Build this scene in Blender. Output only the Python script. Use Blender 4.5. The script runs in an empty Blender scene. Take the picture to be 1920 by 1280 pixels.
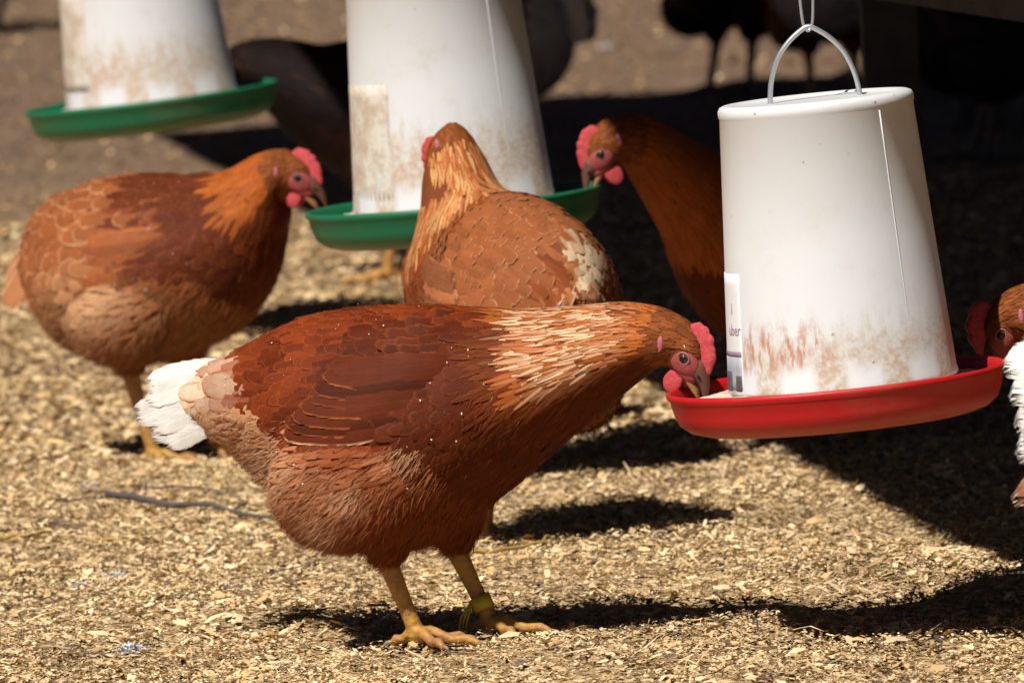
import bpy, bmesh, math, random
import numpy as np
from mathutils import Vector, Matrix, Euler
from mathutils.bvhtree import BVHTree

random.seed(7)
RNG = np.random.default_rng(7)
scene = bpy.context.scene
COL = scene.collection

# ------------------------------------------------------------------ camera
FPX, CAM_H = 18288.0, 0.99            # focal length in photo pixels (1920 wide), metres above the ground
PITCH, ROLL = math.radians(5.34), math.radians(-3.0)
cam_d = bpy.data.cameras.new('camera')
cam = bpy.data.objects.new('camera', cam_d)
COL.objects.link(cam)
CAM_R = Matrix.Rotation(math.pi / 2 - PITCH, 3, 'X') @ Matrix.Rotation(ROLL, 3, 'Z')
CAM_C = Vector((0, 0, CAM_H))
cam.matrix_world = Matrix.Translation(CAM_C) @ CAM_R.to_4x4()
cam_d.sensor_width = 36.0
cam_d.lens = 36.0 * FPX / 1920.0
cam_d.clip_start, cam_d.clip_end = 0.1, 900.0
cam_d.dof.use_dof = True
cam_d.dof.focus_distance = 7.85
cam_d.dof.aperture_fstop = 17.0
scene.camera = cam

# ------------------------------------------------------------------ light
SHX, SHY = 0.42, 0.70                 # shadow offset per metre of height
sun_el = math.atan2(1.0, math.hypot(SHX, SHY))
world = bpy.data.worlds.new('World')
scene.world = world
world.use_nodes = True
wn = world.node_tree
bg = wn.nodes['Background']
sky = wn.nodes.new('ShaderNodeTexSky')
sky.sky_type = 'NISHITA'
sky.sun_disc = False
sky.sun_elevation = sun_el
sky.air_density = 0.14
sky.dust_density = 0.3
sky.sun_rotation = math.radians(180) + math.atan2(SHX, SHY)
wn.links.new(sky.outputs['Color'], bg.inputs['Color'])
bg.inputs['Strength'].default_value = 0.05
sun_d = bpy.data.lights.new('sun', 'SUN')
sun_d.energy = 5.0
sun_d.angle = math.radians(0.5)
sun_d.color = (1.0, 0.966, 0.91)
sun = bpy.data.objects.new('sun', sun_d)
COL.objects.link(sun)
sun.rotation_euler = Vector((SHX, SHY, -1)).to_track_quat('-Z', 'Y').to_euler()
sun.location = (-3, -5, 8)
scene.view_settings.view_transform = 'Standard'
scene.view_settings.look = 'None'
scene.view_settings.exposure = 0.20
scene.view_settings.gamma = 1.0
scene.view_settings.use_curve_mapping = False
scene.render.engine = 'CYCLES'
scene.cycles.max_bounces = 5
scene.cycles.diffuse_bounces = 1
scene.cycles.glossy_bounces = 2
scene.cycles.transmission_bounces = 2
scene.cycles.use_denoising = True


# ------------------------------------------------------------------ placing helpers
def ray(px, py):
    return CAM_R @ Vector(((px - 960) / FPX, -(py - 640) / FPX, -1.0))


def at(px, py, d):
    return CAM_C + ray(px, py) * d


def gr(px, py, z=0.0):
    r = ray(px, py)
    return CAM_C + r * ((z - CAM_H) / r.z)


def bump(x, y):
    """gentle unevenness of the yard, metres"""
    return 0.004 * np.sin(x * 9.1 + 1.3) * np.sin(y * 6.7) + 0.003 * np.sin(x * 21 + y * 13) + 0.002 * np.sin(x * 37 - y * 29 + 2)


# ------------------------------------------------------------------ mesh helpers
def mesh_np(name, V, F, uv=None, cols=None, smooth=True):
    V = np.asarray(V, np.float32)
    F = np.asarray(F, np.int32)
    me = bpy.data.meshes.new(name)
    k = F.shape[1]
    me.vertices.add(len(V))
    me.vertices.foreach_set('co', V.ravel())
    me.loops.add(F.size)
    me.loops.foreach_set('vertex_index', F.ravel())
    me.polygons.add(len(F))
    me.polygons.foreach_set('loop_start', np.arange(0, F.size, k, dtype=np.int32))
    me.polygons.foreach_set('use_smooth', np.full(len(F), smooth))
    if uv is not None:
        l = me.uv_layers.new(name='UVMap')
        l.data.foreach_set('uv', np.asarray(uv, np.float32)[F.ravel()].ravel())
    for n, c in (cols or {}).items():
        a = me.attributes.new(n, 'FLOAT_COLOR', 'POINT')
        c4 = np.ones((len(V), 4), np.float32)
        c4[:, :np.shape(c)[1]] = c
        a.data.foreach_set('color', c4.ravel())
    me.update(calc_edges=True)
    return me


def link(name, me, mat=None, parent=None, **props):
    o = bpy.data.objects.new(name, me)
    COL.objects.link(o)
    if mat is not None and me is not None and not me.materials:
        me.materials.append(mat)
    if parent is not None:
        o.parent = parent
    for k, v in props.items():
        o[k] = v
    return o


def empty(name, loc, **props):
    o = bpy.data.objects.new(name, None)
    COL.objects.link(o)
    o.location = loc
    o.empty_display_size = 0.05
    for k, v in props.items():
        o[k] = v
    return o


def bm_mesh(name, bm, smooth=True):
    me = bpy.data.meshes.new(name)
    bmesh.ops.recalc_face_normals(bm, faces=bm.faces)
    bm.to_mesh(me)
    bm.free()
    if smooth:
        me.polygons.foreach_set('use_smooth', [True] * len(me.polygons))
    return me


def ringloft(rings, cap=True):
    """rings: list of (n,3) arrays -> verts, faces (lists)"""
    n = len(rings[0])
    V = [tuple(p) for r in rings for p in r]
    F = []
    for i in range(len(rings) - 1):
        a, b = i * n, (i + 1) * n
        for j in range(n):
            k = (j + 1) % n
            F.append((a + j, a + k, b + k, b + j))
    if cap:
        F.append(tuple(range(n - 1, -1, -1)))
        F.append(tuple(range((len(rings) - 1) * n, len(rings) * n)))
    return V, F


def tube_rings(pts, rad, n=10, flat=None):
    pts = [Vector(p) for p in pts]
    rings = []
    ref = None
    for i, p in enumerate(pts):
        t = (pts[min(i + 1, len(pts) - 1)] - pts[max(i - 1, 0)]).normalized()
        if ref is None:
            ref = Vector((0, 1, 0)) if abs(t.y) < 0.9 else Vector((1, 0, 0))
        ref = (ref - t * ref.dot(t)).normalized()
        b = t.cross(ref)
        r = rad[i] if hasattr(rad, '__len__') else rad
        rings.append([p + (ref * math.cos(a) + b * math.sin(a) * (flat or 1)) * r for a in np.linspace(0, 2 * math.pi, n, endpoint=False)])
    return rings


def add_tube(bm, pts, rad, n=10, flat=None):
    V, F = ringloft(tube_rings(pts, rad, n, flat))
    vs = [bm.verts.new(v) for v in V]
    for f in F:
        bm.faces.new([vs[i] for i in f])


def add_lathe(bm, prof, n=72, closed=False):
    rings = []
    for r, z in prof:
        rings.append([bm.verts.new((r * math.cos(a), r * math.sin(a), z)) for a in np.linspace(0, 2 * math.pi, n, endpoint=False)])
    m = len(rings)
    for i in range(m if closed else m - 1):
        a, b = rings[i], rings[(i + 1) % m]
        for j in range(n):
            k = (j + 1) % n
            bm.faces.new((a[j], a[k], b[k], b[j]))
    if not closed:
        if prof[0][0] > 1e-4:
            pass
    return rings


def add_box(bm, c, size, rot=None):
    m = Matrix.Translation(Vector(c)) @ (rot.to_4x4() if rot is not None else Matrix.Identity(4)) @ Matrix.Diagonal((*size, 1))
    return bmesh.ops.create_cube(bm, size=1.0, matrix=m)


def smooth_path(pts, n):
    """Catmull-Rom through the rows of pts, n samples"""
    P = np.asarray(pts, float)
    m = len(P)
    t = np.linspace(0, m - 1, n)
    i = np.minimum(t.astype(int), m - 2)
    f = (t - i)[:, None]
    p0, p1, p2, p3 = P[np.maximum(i - 1, 0)], P[i], P[i + 1], P[np.minimum(i + 2, m - 1)]
    return 0.5 * (2 * p1 + (p2 - p0) * f + (2 * p0 - 5 * p1 + 4 * p2 - p3) * f ** 2 + (3 * p1 - p0 - 3 * p2 + p3) * f ** 3)


# ------------------------------------------------------------------ materials
def new_mat(name):
    m = bpy.data.materials.new(name)
    m.use_nodes = True
    nt = m.node_tree
    return m, nt, nt.nodes['Principled BSDF']


def N(nt, t, **kw):
    n = nt.nodes.new(t)
    for k, v in kw.items():
        if k.startswith('i_'):
            n.inputs[k[2:].replace('_', ' ')].default_value = v
        else:
            setattr(n, k, v)
    return n


def L(nt, a, b):
    nt.links.new(a, b)


def mth(nt, op, a, b=None, c=None, clamp=False):
    n = nt.nodes.new('ShaderNodeMath')
    n.operation = op
    n.use_clamp = clamp
    for i, v in enumerate((a, b, c)):
        if v is None:
            continue
        if isinstance(v, (int, float)):
            n.inputs[i].default_value = v
        else:
            L(nt, v, n.inputs[i])
    return n.outputs[0]


def mixc(nt, fac, a, b, mode='MIX'):
    n = nt.nodes.new('ShaderNodeMix')
    n.data_type = 'RGBA'
    n.blend_type = mode
    for s, v in ((n.inputs[0], fac), (n.inputs[6], a), (n.inputs[7], b)):
        if isinstance(v, (int, float)):
            s.default_value = v
        elif isinstance(v, tuple):
            s.default_value = (*v[:3], 1)
        else:
            L(nt, v, s)
    return n.outputs[2]


def sstep(nt, x, lo, hi):
    n = nt.nodes.new('ShaderNodeMapRange')
    n.interpolation_type = 'SMOOTHSTEP'
    n.inputs[1].default_value, n.inputs[2].default_value = lo, hi
    L(nt, x, n.inputs[0])
    return n.outputs[0]


def noise(nt, vec, scale, detail=4, rough=0.55):
    n = N(nt, 'ShaderNodeTexNoise')
    n.inputs['Scale'].default_value = scale
    n.inputs['Detail'].default_value = detail
    n.inputs['Roughness'].default_value = rough
    if vec is not None:
        L(nt, vec, n.inputs['Vector'])
    return n.outputs['Fac']


def simple_mat(name, col, rough=0.5, spec=0.4, var=0.15, scale=60, bumps=0.0, bscale=200, sss=0.0, sssr=0.004):
    m, nt, b = new_mat(name)
    tc = N(nt, 'ShaderNodeTexCoord').outputs['Object']
    f = noise(nt, tc, scale)
    c = mixc(nt, f, tuple(x * (1 - var) for x in col), tuple(min(1, x * (1 + var)) for x in col))
    L(nt, c, b.inputs['Base Color'])
    b.inputs['Roughness'].default_value = rough
    b.inputs['Specular IOR Level'].default_value = spec
    if sss:
        b.inputs['Subsurface Weight'].default_value = sss
        b.inputs['Subsurface Radius'].default_value = (sssr, sssr * .6, sssr * .5)
        b.inputs['Subsurface Scale'].default_value = 1.0
    if bumps:
        bp = N(nt, 'ShaderNodeBump')
        bp.inputs['Strength'].default_value = bumps
        bp.inputs['Distance'].default_value = 0.002
        L(nt, noise(nt, tc, bscale, 3), bp.inputs['Height'])
        L(nt, bp.outputs[0], b.inputs['Normal'])
    return m


def feather_mat():
    m, nt, b = new_mat('feather')
    ca = N(nt, 'ShaderNodeAttribute', attribute_name='Col')
    col = ca.outputs['Color']
    edg = N(nt, 'ShaderNodeAttribute', attribute_name='Edge').outputs['Color']
    uvn = N(nt, 'ShaderNodeUVMap')
    sep = N(nt, 'ShaderNodeSeparateXYZ')
    L(nt, uvn.outputs[0], sep.inputs[0])
    u = mth(nt, 'ABSOLUTE', mth(nt, 'SUBTRACT', mth(nt, 'MULTIPLY', sep.outputs[0], 2.0), 1.0))
    v = sep.outputs[1]
    tc = N(nt, 'ShaderNodeTexCoord').outputs['Object']
    # barbs: fine oblique lines, different on every feather
    lin = mth(nt, 'SUBTRACT', v, mth(nt, 'MULTIPLY', u, 0.35))
    comb = N(nt, 'ShaderNodeCombineXYZ')
    L(nt, mth(nt, 'MULTIPLY', lin, 38.0), comb.inputs[0])
    L(nt, mth(nt, 'MULTIPLY', u, 1.2), comb.inputs[1])
    oi = N(nt, 'ShaderNodeVectorMath', operation='MULTIPLY_ADD')
    L(nt, tc, oi.inputs[0]); oi.inputs[1].default_value = (90, 90, 90); L(nt, comb.outputs[0], oi.inputs[2])
    barb = noise(nt, oi.outputs[0], 1.0, 3, .6)
    # rim of the vane: sides and tip; its start is stored per feather
    w0 = ca.outputs['Alpha']
    rim_u = mth(nt, 'DIVIDE', mth(nt, 'SUBTRACT', u, w0), mth(nt, 'SUBTRACT', 1.02, w0), clamp=True)
    v0 = mth(nt, 'ADD', .72, mth(nt, 'MULTIPLY', mth(nt, 'GREATER_THAN', w0, .7), .215))
    rim = mth(nt, 'MAXIMUM', rim_u, mth(nt, 'DIVIDE', mth(nt, 'SUBTRACT', v, v0), mth(nt, 'SUBTRACT', .985, v0), clamp=True))
    rim = sstep(nt, mth(nt, 'ADD', rim, mth(nt, 'MULTIPLY', mth(nt, 'SUBTRACT', barb, .5), .5)), .1, .85)
    c = mixc(nt, rim, col, edg)
    c = mixc(nt, 1.0, c, mixc(nt, barb, (0.62, 0.60, 0.58), (1.35, 1.33, 1.32)), 'MULTIPLY')
    c = mixc(nt, 1.0, c, mixc(nt, noise(nt, tc, 60, 3), (0.72, 0.72, 0.72), (1.25, 1.24, 1.22)), 'MULTIPLY')
    L(nt, c, b.inputs['Base Color'])
    fray = mth(nt, 'MAXIMUM', sstep(nt, u, .50, 1.06), sstep(nt, v, .64, 1.04))
    fray = mth(nt, 'MULTIPLY', fray, mth(nt, 'SUBTRACT', 1.0, mth(nt, 'MULTIPLY', mth(nt, 'GREATER_THAN', w0, .7), .17)))
    L(nt, mth(nt, 'GREATER_THAN', mth(nt, 'ADD', barb, .22), fray), b.inputs['Alpha'])
    bp = N(nt, 'ShaderNodeBump')
    bp.inputs['Strength'].default_value = 0.30
    bp.inputs['Distance'].default_value = 0.0006
    shaft = mth(nt, 'SUBTRACT', 1.0, sstep(nt, u, 0.0, 0.12))
    L(nt, mth(nt, 'ADD', barb, mth(nt, 'MULTIPLY', shaft, .5)), bp.inputs['Height'])
    L(nt, bp.outputs[0], b.inputs['Normal'])
    b.inputs['Roughness'].default_value = 0.62
    b.inputs['Specular IOR Level'].default_value = 0.08
    return m


def attr_mat(name, rough=0.7, spec=0.2, sheen=0.0):
    m, nt, b = new_mat(name)
    col = N(nt, 'ShaderNodeAttribute', attribute_name='Col').outputs['Color']
    L(nt, col, b.inputs['Base Color'])
    b.inputs['Roughness'].default_value = rough
    b.inputs['Specular IOR Level'].default_value = spec
    b.inputs['Sheen Weight'].default_value = sheen
    return m


M_FEATHER = feather_mat()
M_DOWN = attr_mat('down', 0.75, 0.1)
M_SKIN = simple_mat('red_skin', (0.52, 0.062, 0.068), 0.58, 0.3, 0.4, 260, .6, 900, 0.15, 0.003)
M_FACE = simple_mat('face_skin', (0.36, 0.068, 0.062), 0.65, 0.25, 0.45, 300, .7, 900)
M_LOBE = simple_mat('ear_lobe_skin', (0.42, 0.12, 0.15), 0.5, 0.35, 0.3, 300)
M_BEAK = simple_mat('horn_beak', (0.115, 0.046, 0.030), 0.5, 0.3, 0.35, 150)
M_BEAK2 = simple_mat('horn_beak_pale', (0.32, 0.14, 0.06), 0.4, 0.5, 0.3, 150)
M_EYE = simple_mat('eye_iris', (0.10, 0.035, 0.012), 0.08, 0.6, 0.3, 600)
M_PUPIL = simple_mat('eye_pupil', (0.006, 0.005, 0.005), 0.05, 0.6, 0.1)
M_LID = simple_mat('eye_lid', (0.30, 0.12, 0.11), 0.6, 0.3, 0.2, 400)
M_CLAW = simple_mat('claw_horn', (0.28, 0.2, 0.13), 0.4, 0.4, 0.2)
M_BAND = simple_mat('band_plastic', (0.55, 0.42, 0.02), 0.35, 0.5, 0.1)


def leg_mat(name, c1, c2):
    m, nt, b = new_mat(name)
    tc = N(nt, 'ShaderNodeTexCoord').outputs['Object']
    vo = N(nt, 'ShaderNodeTexVoronoi')
    vo.inputs['Scale'].default_value = 260
    mp = N(nt, 'ShaderNodeMapping')
    mp.inputs['Scale'].default_value = (0.6, 0.6, 1.0)
    L(nt, tc, mp.inputs[0])
    L(nt, mp.outputs[0], vo.inputs['Vector'])
    c = mixc(nt, sstep(nt, noise(nt, tc, 45, 4), 0.35, 0.7), c1, c2)
    L(nt, mixc(nt, mth(nt, 'MULTIPLY', vo.outputs['Distance'], 0.5), c, (0.16, 0.08, 0.04)), b.inputs['Base Color'])
    bp = N(nt, 'ShaderNodeBump')
    bp.inputs['Strength'].default_value = 0.7
    bp.inputs['Distance'].default_value = 0.001
    bp.invert = True
    L(nt, vo.outputs['Distance'], bp.inputs['Height'])
    L(nt, bp.outputs[0], b.inputs['Normal'])
    wv = N(nt, 'ShaderNodeTexWave'); wv.bands_direction = 'Z'; wv.wave_profile = 'SAW'
    wv.inputs['Scale'].default_value = 75; wv.inputs['Distortion'].default_value = 2.5; wv.inputs['Detail Scale'].default_value = 3
    L(nt, tc, wv.inputs['Vector'])
    b2 = N(nt, 'ShaderNodeBump'); b2.inputs['Strength'].default_value = .55; b2.inputs['Distance'].default_value = .0012
    L(nt, wv.outputs['Fac'], b2.inputs['Height']); L(nt, bp.outputs[0], b2.inputs['Normal']); L(nt, b2.outputs[0], b.inputs['Normal'])
    b.inputs['Roughness'].default_value = 0.6
    return m


M_LEG = leg_mat('scaly_leg', (0.56, 0.30, 0.042), (0.46, 0.20, 0.065))
M_LEG_DARK = leg_mat('scaly_leg_dark', (0.06, 0.045, 0.035), (0.09, 0.06, 0.04))


def body_mat(name, c1, c2):
    m, nt, b = new_mat(name)
    tc = N(nt, 'ShaderNodeTexCoord').outputs['Object']
    L(nt, mixc(nt, noise(nt, tc, 28, 5, 0.7), c1, c2), b.inputs['Base Color'])
    b.inputs['Roughness'].default_value = 0.8
    b.inputs['Specular IOR Level'].default_value = 0.1
    return m


# ------------------------------------------------------------------ hens
def build_strips(P, T, Nn, W, colA, colB, camber=0.25, cols=3):
    """P (n,R,3) spine, T side vectors, Nn normals, W (n,R) half widths -> one mesh's arrays"""
    n, R, _ = P.shape
    cs = np.linspace(-1, 1, cols)
    V = (P[:, :, None, :] + T[:, :, None, :] * (cs[None, None, :, None] * W[:, :, None, None])
         - Nn[:, :, None, :] * (camber * (cs ** 2)[None, None, :, None] * W[:, :, None, None]))
    idx = np.arange(n * R * cols).reshape(n, R, cols)
    F = np.stack([idx[:, :-1, :-1], idx[:, :-1, 1:], idx[:, 1:, 1:], idx[:, 1:, :-1]], -1).reshape(-1, 4)
    uv = np.empty((n, R, cols, 2))
    uv[..., 0] = (cs * 0.5 + 0.5)[None, None, :]
    uv[..., 1] = np.linspace(0, 1, R)[None, :, None]
    A = np.repeat(colA, R * cols, 0)
    B = np.repeat(colB, R * cols, 0)
    return V.reshape(-1, 3), F, uv.reshape(-1, 2), A, B


ROUND = np.array([0.50, 0.85, 1.0, 0.98, 0.80, 0.50, 0.06])
ROUND_T = np.array([0, 0.2, 0.45, 0.68, 0.86, 0.96, 1.0])
LANCE = np.array([0.6, 1.0, 0.97, 0.82, 0.60, 0.34, 0.04])
LANCE_T = np.array([0, 0.18, 0.38, 0.58, 0.76, 0.9, 1.0])


def norm(a):
    return a / np.maximum(np.linalg.norm(a, axis=-1, keepdims=True), 1e-9)


def grow(bvh, starts, dirs, Ln, lift0, lift1, tts):
    """feather spines that creep along the body surface"""
    n, R = len(starts), tts.shape[1]
    P = np.zeros((n, R, 3)); NN = np.zeros((n, R, 3)); D = np.zeros((n, R, 3))
    for i in range(n):
        p = Vector(starts[i]); d = Vector(dirs[i]); prev = 0.0
        for k in range(R):
            t = tts[i, k]
            p = p + d * ((t - prev) * Ln[i]); prev = t
            q, nn, _, _ = bvh.find_nearest(p)
            if q is None:
                q, nn = p, Vector((0, 0, 1))
            d2 = d - nn * d.dot(nn)
            if d2.length > 1e-5:
                d = d2.normalized()
            p = q
            P[i, k] = q + nn * (lift0[i] + (lift1[i] - lift0[i]) * t)
            NN[i, k] = nn; D[i, k] = d
    return P, NN, D


class HenSpec:
    pass


def make_hen(label, name, stations, S, foot, yaw, loc, head, legs, palette, wing=None, mirror=False, thigh=None, seed=1,
             detail=1.0, neck0=6, head0=9, tail=None, colour=None, fluff_n=9000, group='hens', category='hen', stretch=None,
             roll_fix=True, leg_m=None, band=None, flecks=0):
    """stations: (px, py, half height px, half width m, tilt deg) from tail to head, traced from the side"""
    rng = np.random.default_rng(seed)
    c3, s3 = math.cos(-ROLL), math.sin(-ROLL)
    st = stretch or 1.0 / max(math.cos(yaw), 0.3)

    def loc2(px, py):
        X, Z = (px - foot[0]) / S, (foot[1] - py) / S
        if roll_fix:
            X, Z = X * c3 + Z * s3 * 1.0, -X * s3 + Z * c3
        if mirror:
            X = -X
        return X * st, Z

    def topx(x, z):
        X = x / st * (-1 if mirror else 1)
        Z = z
        if roll_fix:
            X, Z = X * c3 - Z * s3, X * s3 + Z * c3
        return X * S + foot[0], foot[1] - Z * S

    pts = []
    for s_ in stations:
        x, z = loc2(s_[0], s_[1])
        yc = s_[5] if len(s_) > 5 else 0.0
        pts.append((x, yc, z, s_[2] / S, s_[3], math.radians(s_[4] if len(s_) > 4 else 0.0)))
    SP = smooth_path(pts, 48)
    # ---- body volume
    bm = bmesh.new()
    rings = []
    for x, y, z, h, w, tl in SP:
        r = []
        for a in np.linspace(0, 2 * math.pi, 28, endpoint=False):
            ca, sa = math.cos(a), math.sin(a)
            hw = w * (1.0 - 0.13 * max(sa, 0))          # a little narrower over the back
            r.append((x - sa * h * math.sin(tl), y + ca * hw, z + sa * h * math.cos(tl)))
        rings.append(r)
    V, F = ringloft(rings)
    vs = [bm.verts.new(v) for v in V]
    for f in F:
        bm.faces.new([vs[i] for i in f])
    # ---- skull
    hx, hz = loc2(head['at'][0], head['at'][1])
    hy = head.get('y', 0.0)
    k = head.get('scale', 1.0)
    HM = Matrix.Translation((hx, hy, hz)) @ Matrix.Rotation(head.get('yaw', 0.0), 4, 'Z') @ Matrix.Rotation(head['pitch'], 4, 'Y') @ Matrix.Rotation(head.get('roll', 0.0), 4, 'X') @ Matrix.Scale(k, 4)
    bmesh.ops.create_uvsphere(bm, u_segments=20, v_segments=14, radius=1.0, matrix=HM @ Matrix.Diagonal((0.0235, 0.0165, 0.0195, 1)))
    bmesh.ops.create_uvsphere(bm, u_segments=16, v_segments=10, radius=1.0, matrix=HM @ Matrix.Translation((0.014, 0, -0.003)) @ Matrix.Diagonal((0.017, 0.0115, 0.0135, 1)))
    # ---- thighs
    for tx, ty, rx_, rz_, w_, off in (thigh or []):
        x, z = loc2(tx, ty)
        for sd in (-1, 1):
            bmesh.ops.create_uvsphere(bm, u_segments=20, v_segments=14, radius=1.0,
                                      matrix=Matrix.Translation((x, sd * off, z)) @ Matrix.Diagonal((rx_ / S * st, w_, rz_ / S, 1)))
    # feathered drumsticks down to the hocks
    for (hk, ft, yy, toe) in legs:
        x, z = loc2(*hk)
        x0, z0 = loc2(hk[0] + (-10 if not mirror else 10), hk[1] - 0.075 * S)
        add_tube(bm, [(x0, yy * 0.9, z0), ((x * 2 + x0) / 3, yy, (z * 2 + z0) / 3), (x, yy, z + 0.004)], [0.032, 0.021, 0.009], 14)
    raw = bm_mesh('hen_raw', bm)
    tmp = link('tmp', raw)
    r = tmp.modifiers.new('r', 'REMESH'); r.mode = 'VOXEL'; r.voxel_size = 0.0042
    sm = tmp.modifiers.new('s', 'SMOOTH'); sm.factor = 0.5; sm.iterations = 6
    dg = bpy.context.evaluated_depsgraph_get()
    body_me = bpy.data.meshes.new_from_object(tmp.evaluated_get(dg))
    bpy.data.objects.remove(tmp); bpy.data.meshes.remove(raw)
    body_me.name = 'hen_body'
    body_me.polygons.foreach_set('use_smooth', [True] * len(body_me.polygons))
    root = link(name, body_me, palette['body'], None, label=label, category=category, group=group)
    root.location = loc
    root.rotation_euler = (0, 0, yaw + (math.pi if mirror else 0) * 0)
    if mirror:
        root.rotation_euler = (0, 0, math.pi + yaw)
    # ---- surface data
    nv = len(body_me.vertices)
    co = np.empty(nv * 3); body_me.vertices.foreach_get('co', co); co = co.reshape(-1, 3)
    body_me.calc_loop_triangles()
    tri = np.empty(len(body_me.loop_triangles) * 3, np.int32); body_me.loop_triangles.foreach_get('vertices', tri); tri = tri.reshape(-1, 3)
    vn = np.empty(nv * 3); body_me.vertices.foreach_get('normal', vn); vn = vn.reshape(-1, 3)
    bvh = BVHTree.FromPolygons([tuple(v) for v in co], [tuple(t) for t in tri])
    A, B, C_ = co[tri[:, 0]], co[tri[:, 1]], co[tri[:, 2]]
    area = np.linalg.norm(np.cross(B - A, C_ - A), axis=1) * 0.5
    cdf = np.cumsum(area); cdf /= cdf[-1]

    def sample(m):
        ti = np.searchsorted(cdf, rng.random(m))
        a, b = rng.random(m), rng.random(m)
        fl = a + b > 1
        a[fl], b[fl] = 1 - a[fl], 1 - b[fl]
        w = np.stack([1 - a - b, a, b], 1)[..., None]
        return (co[tri[ti]] * w).sum(1), norm((vn[tri[ti]] * w).sum(1))

    cen = SP[:, :3]
    tang = norm(np.gradient(cen, axis=0))
    ups = np.stack([-np.sin(SP[:, 5]), np.zeros(48), np.cos(SP[:, 5])], 1)

    def fields(p, nn):
        d = np.linalg.norm((p[:, None, :] - cen[None]) * np.array([1, 0.35, 1]), axis=2) / (SP[None, :, 3] + 0.02)
        i = d.argmin(1)
        s = i / 47.0 * (len(stations) - 1)
        rel = ((p - cen[i]) * ups[i]).sum(1) / SP[i, 3]
        fl = -tang[i]
        body = np.clip(1 - (s - neck0) / 1.5, 0, 1)
        fl = fl + np.array([0, 0, -1.0]) * (0.22 * body * np.clip(0.7 - rel, 0, 1.4))[:, None]
        fl = norm(fl - nn * (fl * nn).sum(1)[:, None])
        return s, rel, fl

    hinv = HM.inverted()

    def head_local(p):
        q = np.c_[p, np.ones(len(p))] @ np.array(hinv).T
        return q[:, :3]

    # ---- contour feathers
    p, nn = sample(int(26000 * detail))
    s, rel, fl = fields(p, nn)
    u, v = topx(p[:, 0], p[:, 2])
    hl = head_local(p)
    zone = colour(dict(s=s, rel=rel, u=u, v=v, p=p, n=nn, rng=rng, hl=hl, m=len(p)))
    keep_r = zone['r'] / math.sqrt(detail) if detail < 1 else zone['r']
    hn = np.linalg.norm(hl, axis=1)
    bare = (hn < .06) & (((hl[:, 0] - .0105) / .0095) ** 2 + ((hl[:, 2] - .0012) / .0085) ** 2 < 1.0)
    bare |= (hn < .06) & (hl[:, 0] > .019)
    bare |= (hn < .06) & (((hl[:, 0] + .0095) / .004) ** 2 + ((hl[:, 2] + .0035) / .007) ** 2 < 1.0)
    bare |= (hn < .06) & (hl[:, 0] > .010) & (hl[:, 2] < -.004)
    if wing and wing.get('bare'):
        # the folded flight feathers cover this part of the side
        ox, oz = loc2(*wing['shoulder']); ex, ez = loc2(*wing['tip'])
        wl = math.hypot(ex - ox, ez - oz)
        wa = ((p[:, 0] - ox) * (ex - ox) + (p[:, 2] - oz) * (ez - oz)) / wl ** 2
        wb = -((p[:, 2] - oz) * abs(ex - ox) - (p[:, 0] - ox) * (ez - oz) * np.sign(ex - ox)) / wl ** 2
        bare |= (wa > .58) & (wa < .93 + 1.45 * np.minimum(wb, 0)) & (wb > -.13) & (wb < .05 - .09 * wa)
    cell = 0.009
    grid = {}
    keep = []
    for i in range(len(p)):
        if bare[i] or keep_r[i] <= 0:
            continue
        x, y, z = p[i]; rr = keep_r[i]
        ci, cj, ck = int(x // cell), int(y // cell), int(z // cell)
        m = int(rr // cell) + 1
        ok = True
        for a in range(ci - m, ci + m + 1):
            for b in range(cj - m, cj + m + 1):
                for c in range(ck - m, ck + m + 1):
                    for (qx, qy, qz) in grid.get((a, b, c), ()):
                        if (x - qx) ** 2 + (y - qy) ** 2 + (z - qz) ** 2 < rr * rr:
                            ok = False; break
                    if not ok: break
                if not ok: break
            if not ok: break
        if ok:
            grid.setdefault((ci, cj, ck), []).append((x, y, z)); keep.append(i)
    keep = np.array(keep)
    lance = zone['lance'][keep]
    tts = np.where(lance[:, None], LANCE_T, ROUND_T)
    prof = np.where(lance[:, None], LANCE, ROUND)
    kk = len(keep)
    Ln = zone['L'][keep] * rng.uniform(0.75, 1.22, kk)
    hw = zone['hw'][keep] * rng.uniform(0.78, 1.22, kk)
    jit = rng.normal(0, 0.15, (kk, 3))
    dirs = norm(fl[keep] + jit)
    sc_ = np.clip(Ln / 0.03, 0.25, 1.2)
    l0 = 0.0006 + rng.uniform(0, 0.0008, kk) * sc_
    l1 = (0.0032 + rng.uniform(0, 0.0032, kk)) * sc_ * zone['lift'][keep]
    P, NN, D = grow(bvh, p[keep], dirs, Ln, l0, l1, tts)
    T = norm(np.cross(NN, D))
    Wd = prof * hw[:, None] * (1 + rng.normal(0, 0.05, (kk, 7)))
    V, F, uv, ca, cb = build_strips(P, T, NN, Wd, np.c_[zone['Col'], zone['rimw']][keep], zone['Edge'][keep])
    link('plumage', mesh_np('plumage', V, F, uv, {'Col': ca, 'Edge': cb}), M_FEATHER, root, kind='stuff')
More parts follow.
